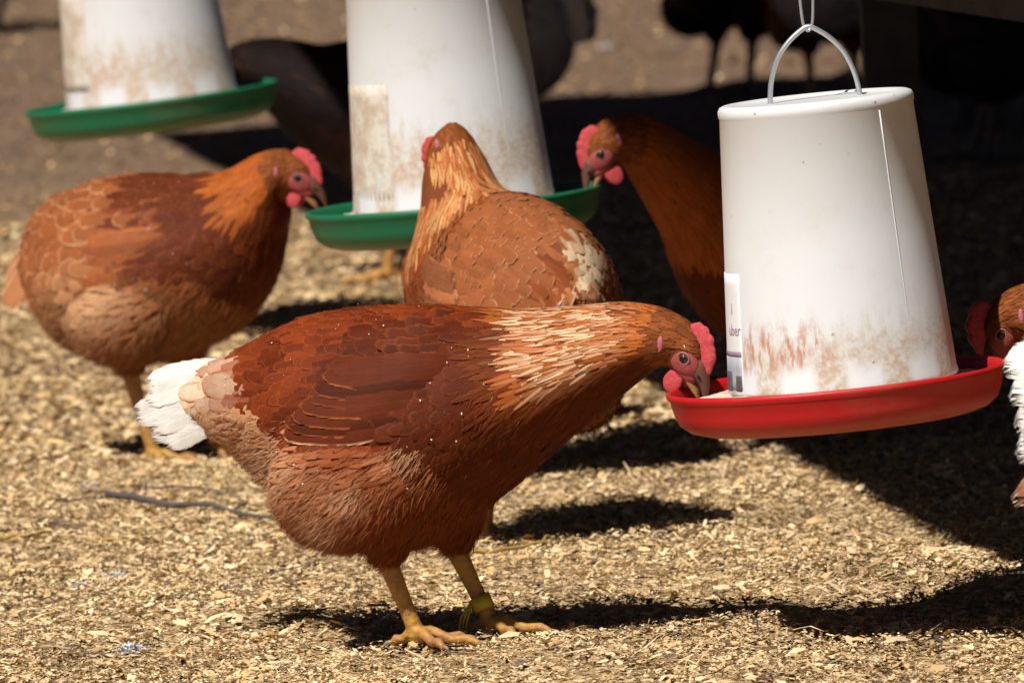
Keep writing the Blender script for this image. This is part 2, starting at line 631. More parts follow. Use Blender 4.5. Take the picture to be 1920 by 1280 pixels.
    # ---- down
    if fluff_n:
        p, nn = sample(int(fluff_n * 3.2))
        s, rel, fl = fields(p, nn)
        u, v = topx(p[:, 0], p[:, 2])
        z2 = colour(dict(s=s, rel=rel, u=u, v=v, p=p, n=nn, rng=rng, hl=head_local(p), m=len(p)))
        ii = np.where(rng.random(len(p)) < z2['fluff'])[0][:fluff_n]
        m = len(ii)
        if m:
            q, n_, f_ = p[ii], nn[ii], fl[ii]
            d = norm(f_ + np.array([0, 0, -0.25]) + rng.normal(0, 0.18, (m, 3)) + n_ * rng.uniform(0.0, 0.26, (m, 1)))
            thin = z2['thin'][ii]
            Ls = rng.uniform(0.006, 0.016, m) * np.where(thin, .55, 1.0)
            ts = np.linspace(0, 1, 4)
            bend = norm(-n_ * 0.5 + np.array([0, 0, -0.6]) + rng.normal(0, 0.3, (m, 3)))
            P = q[:, None] + n_[:, None] * np.where(thin, .0014, .001)[:, None, None] + d[:, None] * (Ls[:, None, None] * ts[None, :, None]) + bend[:, None] * (Ls[:, None, None] * 0.28 * (ts ** 2)[None, :, None])
            Dd = norm(np.gradient(P, axis=1))
            T = norm(np.cross(Dd, np.repeat(norm(n_ + rng.normal(0, .4, (m, 3)))[:, None], 4, 1)))
            Wd = np.array([0.9, 1.0, 0.7, 0.08])[None] * rng.uniform(0.00016, 0.00036, m)[:, None]
            V, F, uv, ca, cb = build_strips(P, T, np.repeat(n_[:, None], 4, 1), Wd, z2['Dcol'][ii], z2['Dcol'][ii], 0, 2)
            link('down', mesh_np('down', V, F, None, {'Col': ca}), M_DOWN, root, kind='stuff')
    # ---- specks of litter dust caught in the plumage
    if flecks:
        p, nn = sample(flecks * 3)
        ii = np.where(nn[:, 2] > -.35)[0][:flecks]
        m = len(ii)
        d = norm(np.cross(nn[ii], rng.normal(0, 1, (m, 3))))
        Ls = rng.uniform(.0006, .0026, m) * (rng.random(m) ** .9)
        P = p[ii][:, None] + nn[ii][:, None] * .0038 + d[:, None] * (Ls[:, None] * np.array([0, .5, 1.0])[None])[..., None] + nn[ii][:, None] * (np.array([0, .3, .1])[None, :, None] * Ls[:, None, None])
        T = norm(np.cross(d, nn[ii]))[:, None].repeat(3, 1)
        cc = np.stack([C3(.8, .76, .7), C3(.7, .55, .36)])[rng.integers(0, 2, m)]
        V, F, uv, ca, cb = build_strips(P, T, nn[ii][:, None].repeat(3, 1), rng.uniform(.0002, .0006, (m, 1)) * np.ones((1, 3)), cc, cc, 0, 2)
        link('dust_fleck', mesh_np('dust_fleck', V, F, None, {'Col': ca}), M_DOWN, root, kind='stuff')
    # ---- wings
    if wing:
        ox, oz = loc2(*wing['shoulder']); ex, ez = loc2(*wing['tip'])
        ax = Vector((ex - ox, 0, ez - oz)); WL = ax.length; ax.normalize()
        dn = Vector((ax.z, 0, -ax.x))
        if dn.z > 0:
            dn = -dn
        for sd in (-1, 1):
            wo = None

            def hit(a, b, lift):
                q = Vector((ox, 0, oz)) + ax * (a * WL) + dn * (b * WL)
                h, n_, _, _ = bvh.ray_cast(Vector((q.x, sd * 0.4, q.z)), Vector((0, -sd, 0)))
                if h is None:
                    h, n_, _, _ = bvh.find_nearest(Vector((q.x, sd * 0.05, q.z)))
                n2 = (n_ + Vector((0, sd * 0.8, 0))).normalized()
                return np.array(h + n2 * lift), np.array(n2)

            def blade(rows, wd, l0, l1, cA, cB, nrow=8, roll=0.0):
                pa = smooth_path(rows, nrow)
                PP = np.zeros((1, nrow, 3)); NN_ = np.zeros((1, nrow, 3))
                for i_, (a, b) in enumerate(pa):
                    t = i_ / (nrow - 1)
                    PP[0, i_], NN_[0, i_] = hit(a, b, -.002 + (l0 + .002) * min(1, t / .35) + (l1 - l0) * t)
                DD = norm(np.gradient(PP, axis=1))
                T = norm(np.cross(NN_, DD))
                if roll:
                    sg = np.sign((T * np.array(dn)).sum(-1, keepdims=True))
                    rr = (math.tan(roll) * np.clip(np.linspace(-.6, 1.2, nrow), 0, 1))[None, :, None]
                    T, NN_ = norm(T + NN_ * rr * sg), norm(NN_ - T * rr * sg)
                pr = np.interp(np.linspace(0, 1, nrow), ROUND_T, ROUND)
                pr = np.maximum(pr, 0.15); pr[-1] = 0.1; pr[0] = 0.3
                return build_strips(PP, T, NN_, pr[None] * wd, np.array([[*cA, .71 if roll else .5]]), np.array([cB]), 0.25)

            def shade(c):
                return np.array(c) * rng.uniform(0.68, 1.22)

            wc, we = wing['col'], wing['edge']
            fb = []
            nf = wing.get('n', 7)
            for i in range(nf):                                 # secondaries, the lowest first
                f = i / (nf - 1)
                a1 = 1.0 - 0.28 * f + rng.uniform(-.012, .012)
                b1 = 0.02 - 0.20 * f
                a0, b0 = 0.40 - 0.22 * f, 0.13 - 0.20 * f
                mid = ((a0 + a1) / 2, (b0 + b1) / 2 + 0.02)
                lo = (0.0036 + .0010 * i) if wing.get('bare') else (.0012 + .0003 * i)
                e = np.array(wing.get('low_edge', we)) if i == 0 else shade(wc) * 1.3 if i == nf - 1 else shade(we)
                fb.append(blade([(a0, b0), mid, (a1, b1)], wing.get('fw', 0.0105), lo, lo + (0.0040 if wing.get('bare') else .0016), shade(wc), e, 10, .40 if wing.get('bare') else .15))
            # coverts over them
            cv = []
            for row, (aa, ln, wdt) in enumerate(((0.40, 0.19, 0.0068), (0.34, 0.17, 0.0062), (0.28, 0.15, 0.0058))):
                nb = 12
                for j in range(nb):
                    f = (j + (row % 2) * .5) / nb
                    b0 = 0.15 - 0.42 * f - 0.01 * row + rng.uniform(-.012, .012)
                    a0 = aa - 0.10 * f + rng.uniform(-.03, .03)
                    lo = (0.0058 - .0012 * row + .003 * f + rng.uniform(0, .001)) * (1 if wing.get('bare') else .45)
                    cv.append(blade([(a0, b0), (a0 + ln * .5, b0 + .006), (a0 + ln, b0 - 0.02 * f + rng.uniform(-.02, .02))], wdt * rng.uniform(.85, 1.2), -.001, lo, shade(wing.get('ccol', wc)), shade(wing.get('cedge', we)), 6))
            off = 0
            VV, FF, UU, CA, CB = [], [], [], [], []
            for (V, F, uv, a_, b_) in cv:
                VV.append(V); FF.append(F + off); UU.append(uv); CA.append(a_); CB.append(b_); off += len(V)
            wo = link('wing', mesh_np('wing', np.concatenate(VV), np.concatenate(FF), np.concatenate(UU), {'Col': np.concatenate(CA), 'Edge': np.concatenate(CB)}), M_FEATHER, root)
            for (V, F, uv, a_, b_) in fb:
                link('flight_feather', mesh_np('flight_feather', V, F, uv, {'Col': a_, 'Edge': b_}), M_FEATHER, wo)
    # ---- tail
    for tail in ([] if not tail else tail if isinstance(tail, list) else [tail]):
        bx, bz = loc2(*tail['root'])
        tx, tz = loc2(*tail['tip'])
        ax = Vector((tx - bx, 0, tz - bz)); TL = ax.length; ax.normalize()
        up = Vector((-ax.z, 0, ax.x))
        if up.z < 0:
            up = -up
        nt_ = tail.get('n', 6)
        for sd in (-1, 1):
            for i in range(nt_):
                f = i / (nt_ - 1)
                spread = tail.get('spread', 0.35) * (0.9 - 1.8 * f)
                base = Vector((bx, 0, bz)) + up * (tail.get('h', 0.02) * (1 - 2 * f)) + Vector((0, sd * (0.004 + 0.010 * f), 0))
                dr = (ax + up * spread * 0.8 + Vector((0, sd * (0.03 + 0.12 * math.sin(f * 3)), 0))).normalized()
                Lt = TL * (1.0 - 0.25 * abs(f - 0.35) + rng.uniform(-.05, .05) + rng.uniform(-1, 1) * tail.get('vary', 0))
                R_ = 8
                t = np.linspace(0, 1, R_)
                PP = np.array([[base + dr * (Lt * a) + Vector((0, sd * .012 * a * a, -0.012 * a * a)) for a in t]])
                DD = norm(np.gradient(PP, axis=1))
                n0 = np.array(Vector((0, sd * 1.0, 0)) + up * (0.5 - f * 0.6))
                NN_ = norm(np.repeat(n0[None, None], R_, 1) + np.zeros((1, R_, 3)))
                T = norm(np.cross(NN_, DD)); NN_ = norm(np.cross(DD, T))
                pr = np.interp(t, [0, .3, .7, .9, 1], [.35, .7, 1, .85, .25]) * tail.get('w', 0.014)
                cA = np.array(tail['col']) * rng.uniform(0.88, 1.05); cB = np.array(tail['edge']) * rng.uniform(0.85, 1.05)
                V, F, uv, a_, b_ = build_strips(PP, T, NN_, pr[None], np.array([[*cA, .75]]), cB[None], 0.18)
                link('tail_feather', mesh_np('tail_feather', V, F, uv, {'Col': a_, 'Edge': b_}), M_FEATHER, root)
    # ---- head furniture
    sp = lambda M, rad=1.0, us=18, vs_=12: bmesh.ops.create_uvsphere(bmh, u_segments=us, v_segments=vs_, radius=rad, matrix=M)
    # comb: serrated blade, thick at the foot
    bmh = bmesh.new()
    nco = 56
    us = np.linspace(0, 1, nco)
    cx = 0.031 - 0.040 * us
    cz = 0.0035 + 0.016 * np.sin(np.clip(us * 1.25, 0, 1) * math.pi / 2)
    env = np.interp(us, [0, .08, .25, .5, .78, .93, 1], [0.15, .5, .85, 1, .92, .65, .25])
    ch = head.get('comb', 0.017) * .86
    hgt = ch * env * (0.86 + 0.13 * np.abs(np.sin(us * math.pi * 4.6 + .35 + .8 * np.sin(us * 7 + seed))) + .02 * np.sin(us * 47 + seed))
    outd = norm(np.stack([0.35 - 0.75 * us + 0.25, np.zeros(nco), 0.55 + us * 0.6], 1))
    flop = head.get('flop', 0.0)
    cols_ = []
    for i in range(nco):
        b0 = np.array([cx[i], 0, cz[i]]) - outd[i] * 0.006
        ring = []
        for f, th in ((0, .0042), (.35, .0032), (.7, .0022), (.95, .0012)):
            q = b0 + outd[i] * (hgt[i] + .006) * f
            yy = flop * f * f * hgt[i]
            ring.append((q + [0, th + yy, 0], q + [0, -th + yy, 0]))
        cols_.append([a for a, _ in ring] + [b for _, b in reversed(ring)])
    V, F = ringloft(cols_)
    vs_b = [bmh.verts.new(HM @ Vector(q)) for q in V]
    for f in F:
        bmh.faces.new([vs_b[i] for i in f])
    link('comb', bm_mesh('comb', bmh), M_SKIN, root)
    # beak
    for nm, mt, profl in (('upper_beak', M_BEAK, [(0.0170, 0.0015, .0100, .0105), (0.0260, 0.0010, .0085, .0088), (0.0345, -0.0012, .0062, .0064), (0.0420, -0.0052, .0038, .0038), (0.0475, -0.0100, .0018, .0018), (0.0492, -0.0130, .0005, .0005)]),
                          ('lower_beak', M_BEAK2, [(0.014, -0.0080, .0085, .0045), (0.026, -0.0092, .0070, .0040), (0.035, -0.0106, .0048, .0028), (0.0425, -0.0125, .0014, .0010)])):
        bmh = bmesh.new()
        rg = []
        op = head.get('open', 0.0) if nm == 'lower_beak' else 0.0
        for x, z, wy, wz in profl:
            z = z - op * (x - 0.018)
            rg.append([HM @ Vector((x, wy * math.cos(a), z + wz * math.sin(a) * (1.0 if math.sin(a) > 0 or nm != 'upper_beak' else .55))) for a in np.linspace(0, 2 * math.pi, 14, endpoint=False)])
        V, F = ringloft(rg)
        vs_b = [bmh.verts.new(q) for q in V]
        for f in F:
            bmh.faces.new([vs_b[i] for i in f])
        bk = link(nm, bm_mesh(nm, bmh), mt, root)
        if nm == 'upper_beak':
            for sd in (-1, 1):
                bmh = bmesh.new()
                sp(HM @ Matrix.Translation((0.0300, sd * 0.0074, 0.0018)) @ Matrix.Diagonal((.0026, .0012, .0011, 1)), 1, 10, 6)
                link('nostril', bm_mesh('nostril', bmh), M_PUPIL, bk)
    hang = HM.to_3x3().inverted() @ Vector((0, 0, -1)); hang.normalize()
    for sd in (-1, 1):
        # bare face
        bmh = bmesh.new()
        sp(HM @ Matrix.Translation((0.0130, sd * 0.0088, -0.0006)) @ Matrix.Rotation(sd * -0.30, 4, 'Z') @ Matrix.Diagonal((.0140, .0060, .0108, 1)), 1, 20, 14)
        sp(HM @ Matrix.Translation((0.0190, sd * 0.0064, -0.0058)) @ Matrix.Rotation(sd * -0.3, 4, 'Z') @ Matrix.Diagonal((.0115, .0044, .0066, 1)), 1, 14, 10)
        fc = link('face', bm_mesh('face', bmh), M_FACE, root)
        # eye with lid ring
        bmh = bmesh.new()
        EC = HM @ Matrix.Translation((0.0105, sd * 0.0128, 0.0030)) @ Matrix.Rotation(sd * -0.22, 4, 'Z')
        sp(EC @ Matrix.Diagonal((.0046, .0036, .0046, 1)), 1, 16, 12)
        ey = link('eye', bm_mesh('eye', bmh), M_EYE, root)
        bmh = bmesh.new()
        sp(EC @ Matrix.Translation((0.0002, sd * 0.0018, 0)) @ Matrix.Diagonal((.0034, .0022, .0034, 1)), 1, 12, 8)
        link('pupil', bm_mesh('pupil', bmh), M_PUPIL, ey)
        bmh = bmesh.new()
        pts_ = [EC @ Vector((0.0052 * math.cos(a), sd * 0.0019, 0.0044 * math.sin(a) + .0004)) for a in np.linspace(0, 2 * math.pi, 18)]
        add_tube(bmh, pts_, 0.00085 * k, 6)
        link('eyelid', bm_mesh('eyelid', bmh), M_LID, ey)
        # ear lobe
        bmh = bmesh.new()
        lp0 = HM @ Vector((-0.0095, sd * 0.06, -0.0035)); lpd = (HM.to_3x3() @ Vector((0, -sd, 0))).normalized()
        lh = bvh.ray_cast(lp0, lpd)[0] or (HM @ Vector((-0.0095, sd * 0.018, -0.0035)))
        sp(Matrix.Translation(lh + lpd * .0016) @ HM.to_3x3().to_4x4() @ Matrix.Rotation(.12 - head['pitch'], 4, 'Y') @ Matrix.Diagonal((.0030, .0022, .0072, 1)), 1, 14, 10)
        if head.get('lobe', True):
            link('ear_lobe', bm_mesh('ear_lobe', bmh), M_LOBE, root)
        # wattle: flattened drop hanging from the jaw
        bmh = bmesh.new()
        wl = head.get('wattle', 1.0) * .88
        W0 = HM @ Vector((0.0150, sd * 0.0075, -0.0120))
        dnw = Vector((0, 0, -1)) * 0.75 + (HM.to_3x3() @ Vector((-0.3, 0, -0.6))).normalized() * 0.5
        dnw.normalize()
        fw = (HM.to_3x3() @ Vector((1, 0, 0))); fw = (fw - dnw * fw.dot(dnw)).normalized()
        sdv = dnw.cross(fw)
        mw = Matrix((fw, sdv, dnw)).transposed().to_4x4()
        sp(Matrix.Translation(W0 + dnw * 0.008 * wl * k) @ mw @ Matrix.Diagonal((.0095 * wl * k, .0024 * k, .0125 * wl * k, 1)), 1, 18, 12)
        link('wattle', bm_mesh('wattle', bmh), M_SKIN, root)
    # ---- legs
    for li, (hk, ft, yy, toe) in enumerate(legs):
        x, z = loc2(*hk); fx, fz = loc2(*ft)
        fz = max(fz, 0.0) * 0 + 0.008
        bmh = bmesh.new()
        up_ = Vector((x, yy, z)); an = Vector((fx, yy, fz + 0.006))
        dr = (an - up_)
        add_tube(bmh, [up_ - dr * 0.12, up_, up_ + dr * .5, up_ + dr * .9, an, an + Vector((0, 0, -.008))], [.0092, .0084, .0068, .0069, .0088, .006], 12)
        for ang, ln in ((toe, 0.058), (toe + 0.62, 0.044), (toe - 0.62, 0.046), (toe + math.pi, 0.024)):
            d = Vector((math.cos(ang), math.sin(ang), 0))
            nb = 3
            pts_ = [an + Vector((0, 0, -.002)), an + d * ln * .25 + Vector((0, 0, .0015)), an + d * ln * .55 + Vector((0, 0, -.005)), an + d * ln * .8 + Vector((0, 0, -.004)), an + d * ln + Vector((0, 0, -.0085))]
            add_tube(bmh, pts_, [.0062, .0052, .0042, .0042, .0026], 10)
        raw = bm_mesh('leg_raw', bmh)
        tmp = link('tmp', raw)
        r = tmp.modifiers.new('r', 'REMESH'); r.mode = 'VOXEL'; r.voxel_size = 0.0016
        sm = tmp.modifiers.new('s', 'SMOOTH'); sm.factor = 0.5; sm.iterations = 3
        dg = bpy.context.evaluated_depsgraph_get()
        me = bpy.data.meshes.new_from_object(tmp.evaluated_get(dg))
        bpy.data.objects.remove(tmp); bpy.data.meshes.remove(raw)
        me.name = 'leg'
        me.polygons.foreach_set('use_smooth', [True] * len(me.polygons))
        lg = link('leg', me, leg_m or M_LEG, root)
        for ang, ln in ((toe, 0.058), (toe + 0.62, 0.044), (toe - 0.62, 0.046), (toe + math.pi, 0.024)):
            d = Vector((math.cos(ang), math.sin(ang), 0))
            bmh = bmesh.new()
            e = an + d * (ln - .002)
            add_tube(bmh, [e + Vector((0, 0, -.007)), e + d * .006 + Vector((0, 0, -.0075)), e + d * .012 + Vector((0, 0, -.0125))], [.0022, .0016, .0003], 8)
            link('claw', bm_mesh('claw', bmh), M_CLAW, lg)
        if band is not None and band == li:
            c = up_ + dr * 0.72
            t = dr.normalized()
            bmh = bmesh.new()
            q = t.to_track_quat('Z', 'Y').to_matrix()
            prof_ = [(.0092, -.006), (.0092, .006), (.0080, .006), (.0080, -.006)]
            rr = []
            for r_, z_ in prof_:
                rr.append([bmh.verts.new(c + q @ Vector((r_ * math.cos(a), r_ * math.sin(a), z_))) for a in np.linspace(0, 2 * math.pi, 20, endpoint=False)])
            for a in range(4):
                for j in range(20):
                    bmh.faces.new((rr[a][j], rr[a][(j + 1) % 20], rr[(a + 1) % 4][(j + 1) % 20], rr[(a + 1) % 4][j]))
            bd = link('leg_band', bm_mesh('leg_band', bmh), M_BAND, root, label='yellow plastic ring with loose ends')
            for dx in (-.009, -.012, -.015):
                bmh = bmesh.new()
                add_tube(bmh, [c + Vector((-.006, -.006, .002)), c + Vector((dx, -.009, -.010)), c + Vector((dx - .004, -.010, -.024))], [.0012, .001, .0006], 6)
                link('loose_end', bm_mesh('loose_end', bmh), M_BAND, bd)
    return root


# ---- colouring rules ------------------------------------------------
def lerp(a, b, t):
    return a + (b - a) * t[:, None]


def C3(*c):
    return np.array(c, float)


CHEST, CHEST_D, ORANGE, CREAM, TAN, DARK = C3(.30, .068, .018), C3(.15, .03, .010), C3(.42, .115, .022), C3(.78, .58, .38), C3(.46, .23, .10), C3(.075, .02, .009)
WHITE = C3(.64, .61, .57)


def base_zone(f, neck0, head0, pal):
    """sizes and colours that every hen shares; pal overrides colours"""
    s, rel, m, rng = f['s'], f['rel'], f['m'], f['rng']
    z = dict(r=np.full(m, .0060), L=np.full(m, .026), hw=np.full(m, .0074), lift=np.full(m, .58), rimw=np.full(m, .5), lance=np.zeros(m, bool),
             Col=np.zeros((m, 3)), Edge=np.zeros((m, 3)), fluff=np.zeros(m), Dcol=np.zeros((m, 3)))
    t = rng.random(m)
    # low-frequency patches so neighbouring feathers agree
    p = f['p']
    pt = 0.5 + 0.5 * np.sin(p[:, 0] * 61 + 2 * np.sin(p[:, 2] * 47) + pal.get('ph', 0)) * np.sin(p[:, 2] * 53 + 1.7 * np.sin(p[:, 0] * 39))
    mix = np.clip(0.56 * pt + 0.46 * t, 0, 1.0)
    z['Col'] = lerp(pal['back_d'], pal['back'], mix)
    z['Edge'] = z['Col'] * 0.58 + pal['back_edge'] * 0.42
    # saddle / rump
    sd = np.clip((pal.get('sad', 2.2) - s) / 1.4, 0, 1) * (rel > -0.35)
    z['Col'] = lerp(z['Col'], pal['rump'] * (0.8 + .4 * t)[:, None], sd)
    z['Edge'] = lerp(z['Edge'], pal['rump_edge'], sd)
    # breast and lower front
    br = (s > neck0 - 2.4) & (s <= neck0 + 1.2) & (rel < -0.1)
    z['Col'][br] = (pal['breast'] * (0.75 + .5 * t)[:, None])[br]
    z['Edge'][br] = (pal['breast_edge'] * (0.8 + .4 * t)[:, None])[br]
    z['L'][br] = .021; z['hw'][br] = .0062; z['r'][br] = .0060
    # neck hackle
    hk = (s > neck0) & (s <= head0)
    q = np.clip((s - neck0) / (head0 - neck0), 0, 1)
    z['lance'][hk] = True
    z['L'][hk] = (.030 - .017 * q)[hk]
    z['hw'][hk] = (.0034 - .0017 * q)[hk]
    z['r'][hk] = (.0038 - .0017 * q)[hk]
    z['lift'][hk] = .45
    z['rimw'][hk] = .10
    z['Col'][hk] = lerp(pal['hackle'], pal['neck_top'], q ** 1.3)[hk] * (0.8 + .4 * t)[hk][:, None]
    z['Edge'][hk] = (np.ones((m, 1)) * pal['hackle_edge'] * (0.8 + .4 * t)[:, None])[hk]
    th = hk & (rel < -0.25)  # dark throat; its tone also holds the shade under the neck
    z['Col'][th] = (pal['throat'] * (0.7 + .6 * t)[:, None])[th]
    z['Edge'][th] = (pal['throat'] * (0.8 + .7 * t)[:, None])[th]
    # head
    hd = (s > head0) | (np.linalg.norm(f['hl'], axis=1) < .026)
    z['lance'][hd] = True
    z['L'][hd] = .0095; z['hw'][hd] = .0015; z['r'][hd] = .0021
    z['Col'][hd] = (pal['head'] * (0.7 + .6 * t)[:, None])[hd]
    z['Edge'][hd] = (pal['head_edge'] * (0.8 + .4 * t)[:, None])[hd]
    # under-tail fluff, thighs, belly
    fl = np.clip((-0.02 - rel) / 0.25, 0, 1) * np.clip((neck0 - 1.1 - s) / 0.8, 0, 1)
    z['fluff'] = fl
    ff = fl > 0.3
    z['L'][ff] = .024; z['hw'][ff] = .0034; z['r'][ff] = .0045; z['lift'][ff] = 1.0; z['rimw'][ff] = .1; z['lance'][ff] = True
    patch = 0.5 + 0.5 * np.sin(p[:, 0] * 37 + 1.2 + 1.5 * np.sin(p[:, 2] * 31)) * np.sin(p[:, 2] * 41 + p[:, 0] * 12 + pal.get('ph', 0))
    rear = np.clip((3.0 - s) / 2.6, 0, 1)
    dm = np.clip(.45 * rear + .42 * (patch - .3) + .25 * (t - .5) - .25 * np.clip(-rel - .55, 0, 1), 0, 1)
    dcol = lerp(pal['fluff_d'], pal['fluff'], dm)
    t2 = rng.uniform(.82, 1.18, m)[:, None]
    z['Dcol'] = dcol * rng.uniform(.85, 1.18, m)[:, None]
    body = (s <= neck0 + .2) & (fl < .15)
    z['fluff'] = np.where(body, .022, fl)
    z['thin'] = body
    z['Dcol'][body] = z['Col'][body] * rng.uniform(.9, 1.35, m)[body][:, None]
    z['Col'][ff] = (dcol * t2)[ff]
    z['Edge'][ff] = (dcol * t2)[ff] * .9
    return z


PAL_RED = dict(back=C3(.25, .044, .010), back_d=C3(.075, .0125, .004), back_edge=C3(.38, .105, .030), rump=C3(.25, .052, .013), rump_edge=C3(.40, .125, .04),
               breast=C3(.11, .023, .006), breast_edge=C3(.17, .038, .010), hackle=C3(.34, .095, .022), hackle_edge=C3(.30, .075, .016), neck_top=C3(.42, .12, .025),
               throat=C3(.12, .027, .007), head=C3(.22, .062, .017), head_edge=C3(.34, .10, .025), fluff=C3(.60, .28, .125), fluff_d=C3(.24, .056, .016),
               body=body_mat('hen_underlayer_red', (.10, .028, .010), (.24, .07, .025)))
PAL_LIGHT = dict(PAL_RED, back=C3(.32, .085, .025), back_d=C3(.11, .022, .007), back_edge=C3(.50, .21, .085), rump=C3(.38, .135, .047), rump_edge=C3(.60, .36, .20),
                 fluff=C3(.54, .28, .13), fluff_d=C3(.26, .080, .025), hackle=C3(.33, .085, .018), neck_top=C3(.38, .085, .014), hackle_edge=C3(.38, .105, .023), ph=2.0)
PAL_BLACK = {k: (v * 0 + C3(.014, .010, .009) if isinstance(v, np.ndarray) else v) for k, v in PAL_RED.items()}
PAL_BLACK.update(breast=C3(.03, .022, .02), breast_edge=C3(.04, .03, .028), fluff=C3(.05, .04, .035), fluff_d=C3(.02, .014, .012), rump=C3(.035, .014, .010),
                 body=body_mat('hen_underlayer_black', (.008, .007, .007), (.02, .015, .014)))
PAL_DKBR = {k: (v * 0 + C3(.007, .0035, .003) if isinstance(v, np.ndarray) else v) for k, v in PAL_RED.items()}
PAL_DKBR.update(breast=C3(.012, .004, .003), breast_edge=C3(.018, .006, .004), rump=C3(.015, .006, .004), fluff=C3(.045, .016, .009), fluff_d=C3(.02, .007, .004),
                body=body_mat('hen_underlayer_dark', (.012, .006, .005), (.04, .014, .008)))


def ground_hit(px, py):
    g = gr(px, py)
    return Vector((g.x, g.y, float(bump(g.x, g.y)) - .002))


def depth_of(p):
    return -((CAM_R.transposed() @ (Vector(p) - CAM_C)).z)


# ================================================================== setting: ground
def build_ground():
    xs = np.unique(np.round(np.r_[np.linspace(-90, -3, 18), np.linspace(-3, -1.3, 12), np.linspace(-1.3, 1.3, 105), np.linspace(1.3, 3, 12), np.linspace(3, 90, 18)], 4))
    ys = np.unique(np.round(np.r_[np.linspace(-60, 5, 14), np.linspace(5, 7, 12), np.linspace(7, 12, 200), np.linspace(12, 19, 110), np.linspace(19, 30, 12), np.linspace(30, 420, 18)], 4))
    X, Y = np.meshgrid(xs, ys)
    Z = bump(X, Y)
    V = np.stack([X, Y, Z], -1).reshape(-1, 3)
    idx = np.arange(len(V)).reshape(X.shape)
    F = np.stack([idx[:-1, :-1], idx[:-1, 1:], idx[1:, 1:], idx[1:, :-1]], -1).reshape(-1, 4)
    m, nt, b = new_mat('yard_soil')
    tc = N(nt, 'ShaderNodeTexCoord').outputs['Object']
    sep = N(nt, 'ShaderNodeSeparateXYZ'); L(nt, tc, sep.inputs[0])
    vo = N(nt, 'ShaderNodeTexVoronoi'); vo.inputs['Scale'].default_value = 75
    L(nt, tc, vo.inputs['Vector'])
    big = noise(nt, tc, 3.2, 5, 0.65)
    fine = noise(nt, tc, 55, 5, 0.7)
    soil = mixc(nt, fine, (.11, .068, .045), (.30, .195, .125))
    litter = mixc(nt, vo.outputs['Color'], (.36, .24, .125), (.66, .46, .235))
    # the litter thins out towards the back of the yard
    far = sstep(nt, mth(nt, 'ADD', sep.outputs[1], mth(nt, 'MULTIPLY', mth(nt, 'SUBTRACT', big, .5), 3.5)), 10.5, 14.0)
    L(nt, mixc(nt, far, litter, soil), b.inputs['Base Color'])
    b.inputs['Roughness'].default_value = 0.95
    b.inputs['Specular IOR Level'].default_value = 0.1
    bp = N(nt, 'ShaderNodeBump'); bp.inputs['Strength'].default_value = 0.8; bp.inputs['Distance'].default_value = 0.01
    L(nt, mth(nt, 'ADD', fine, vo.outputs['Distance']), bp.inputs['Height'])
    L(nt, bp.outputs[0], b.inputs['Normal'])
    link('ground', mesh_np('ground', V, F), m, None, kind='structure', label='earth floor of the hen yard strewn with wood shavings')


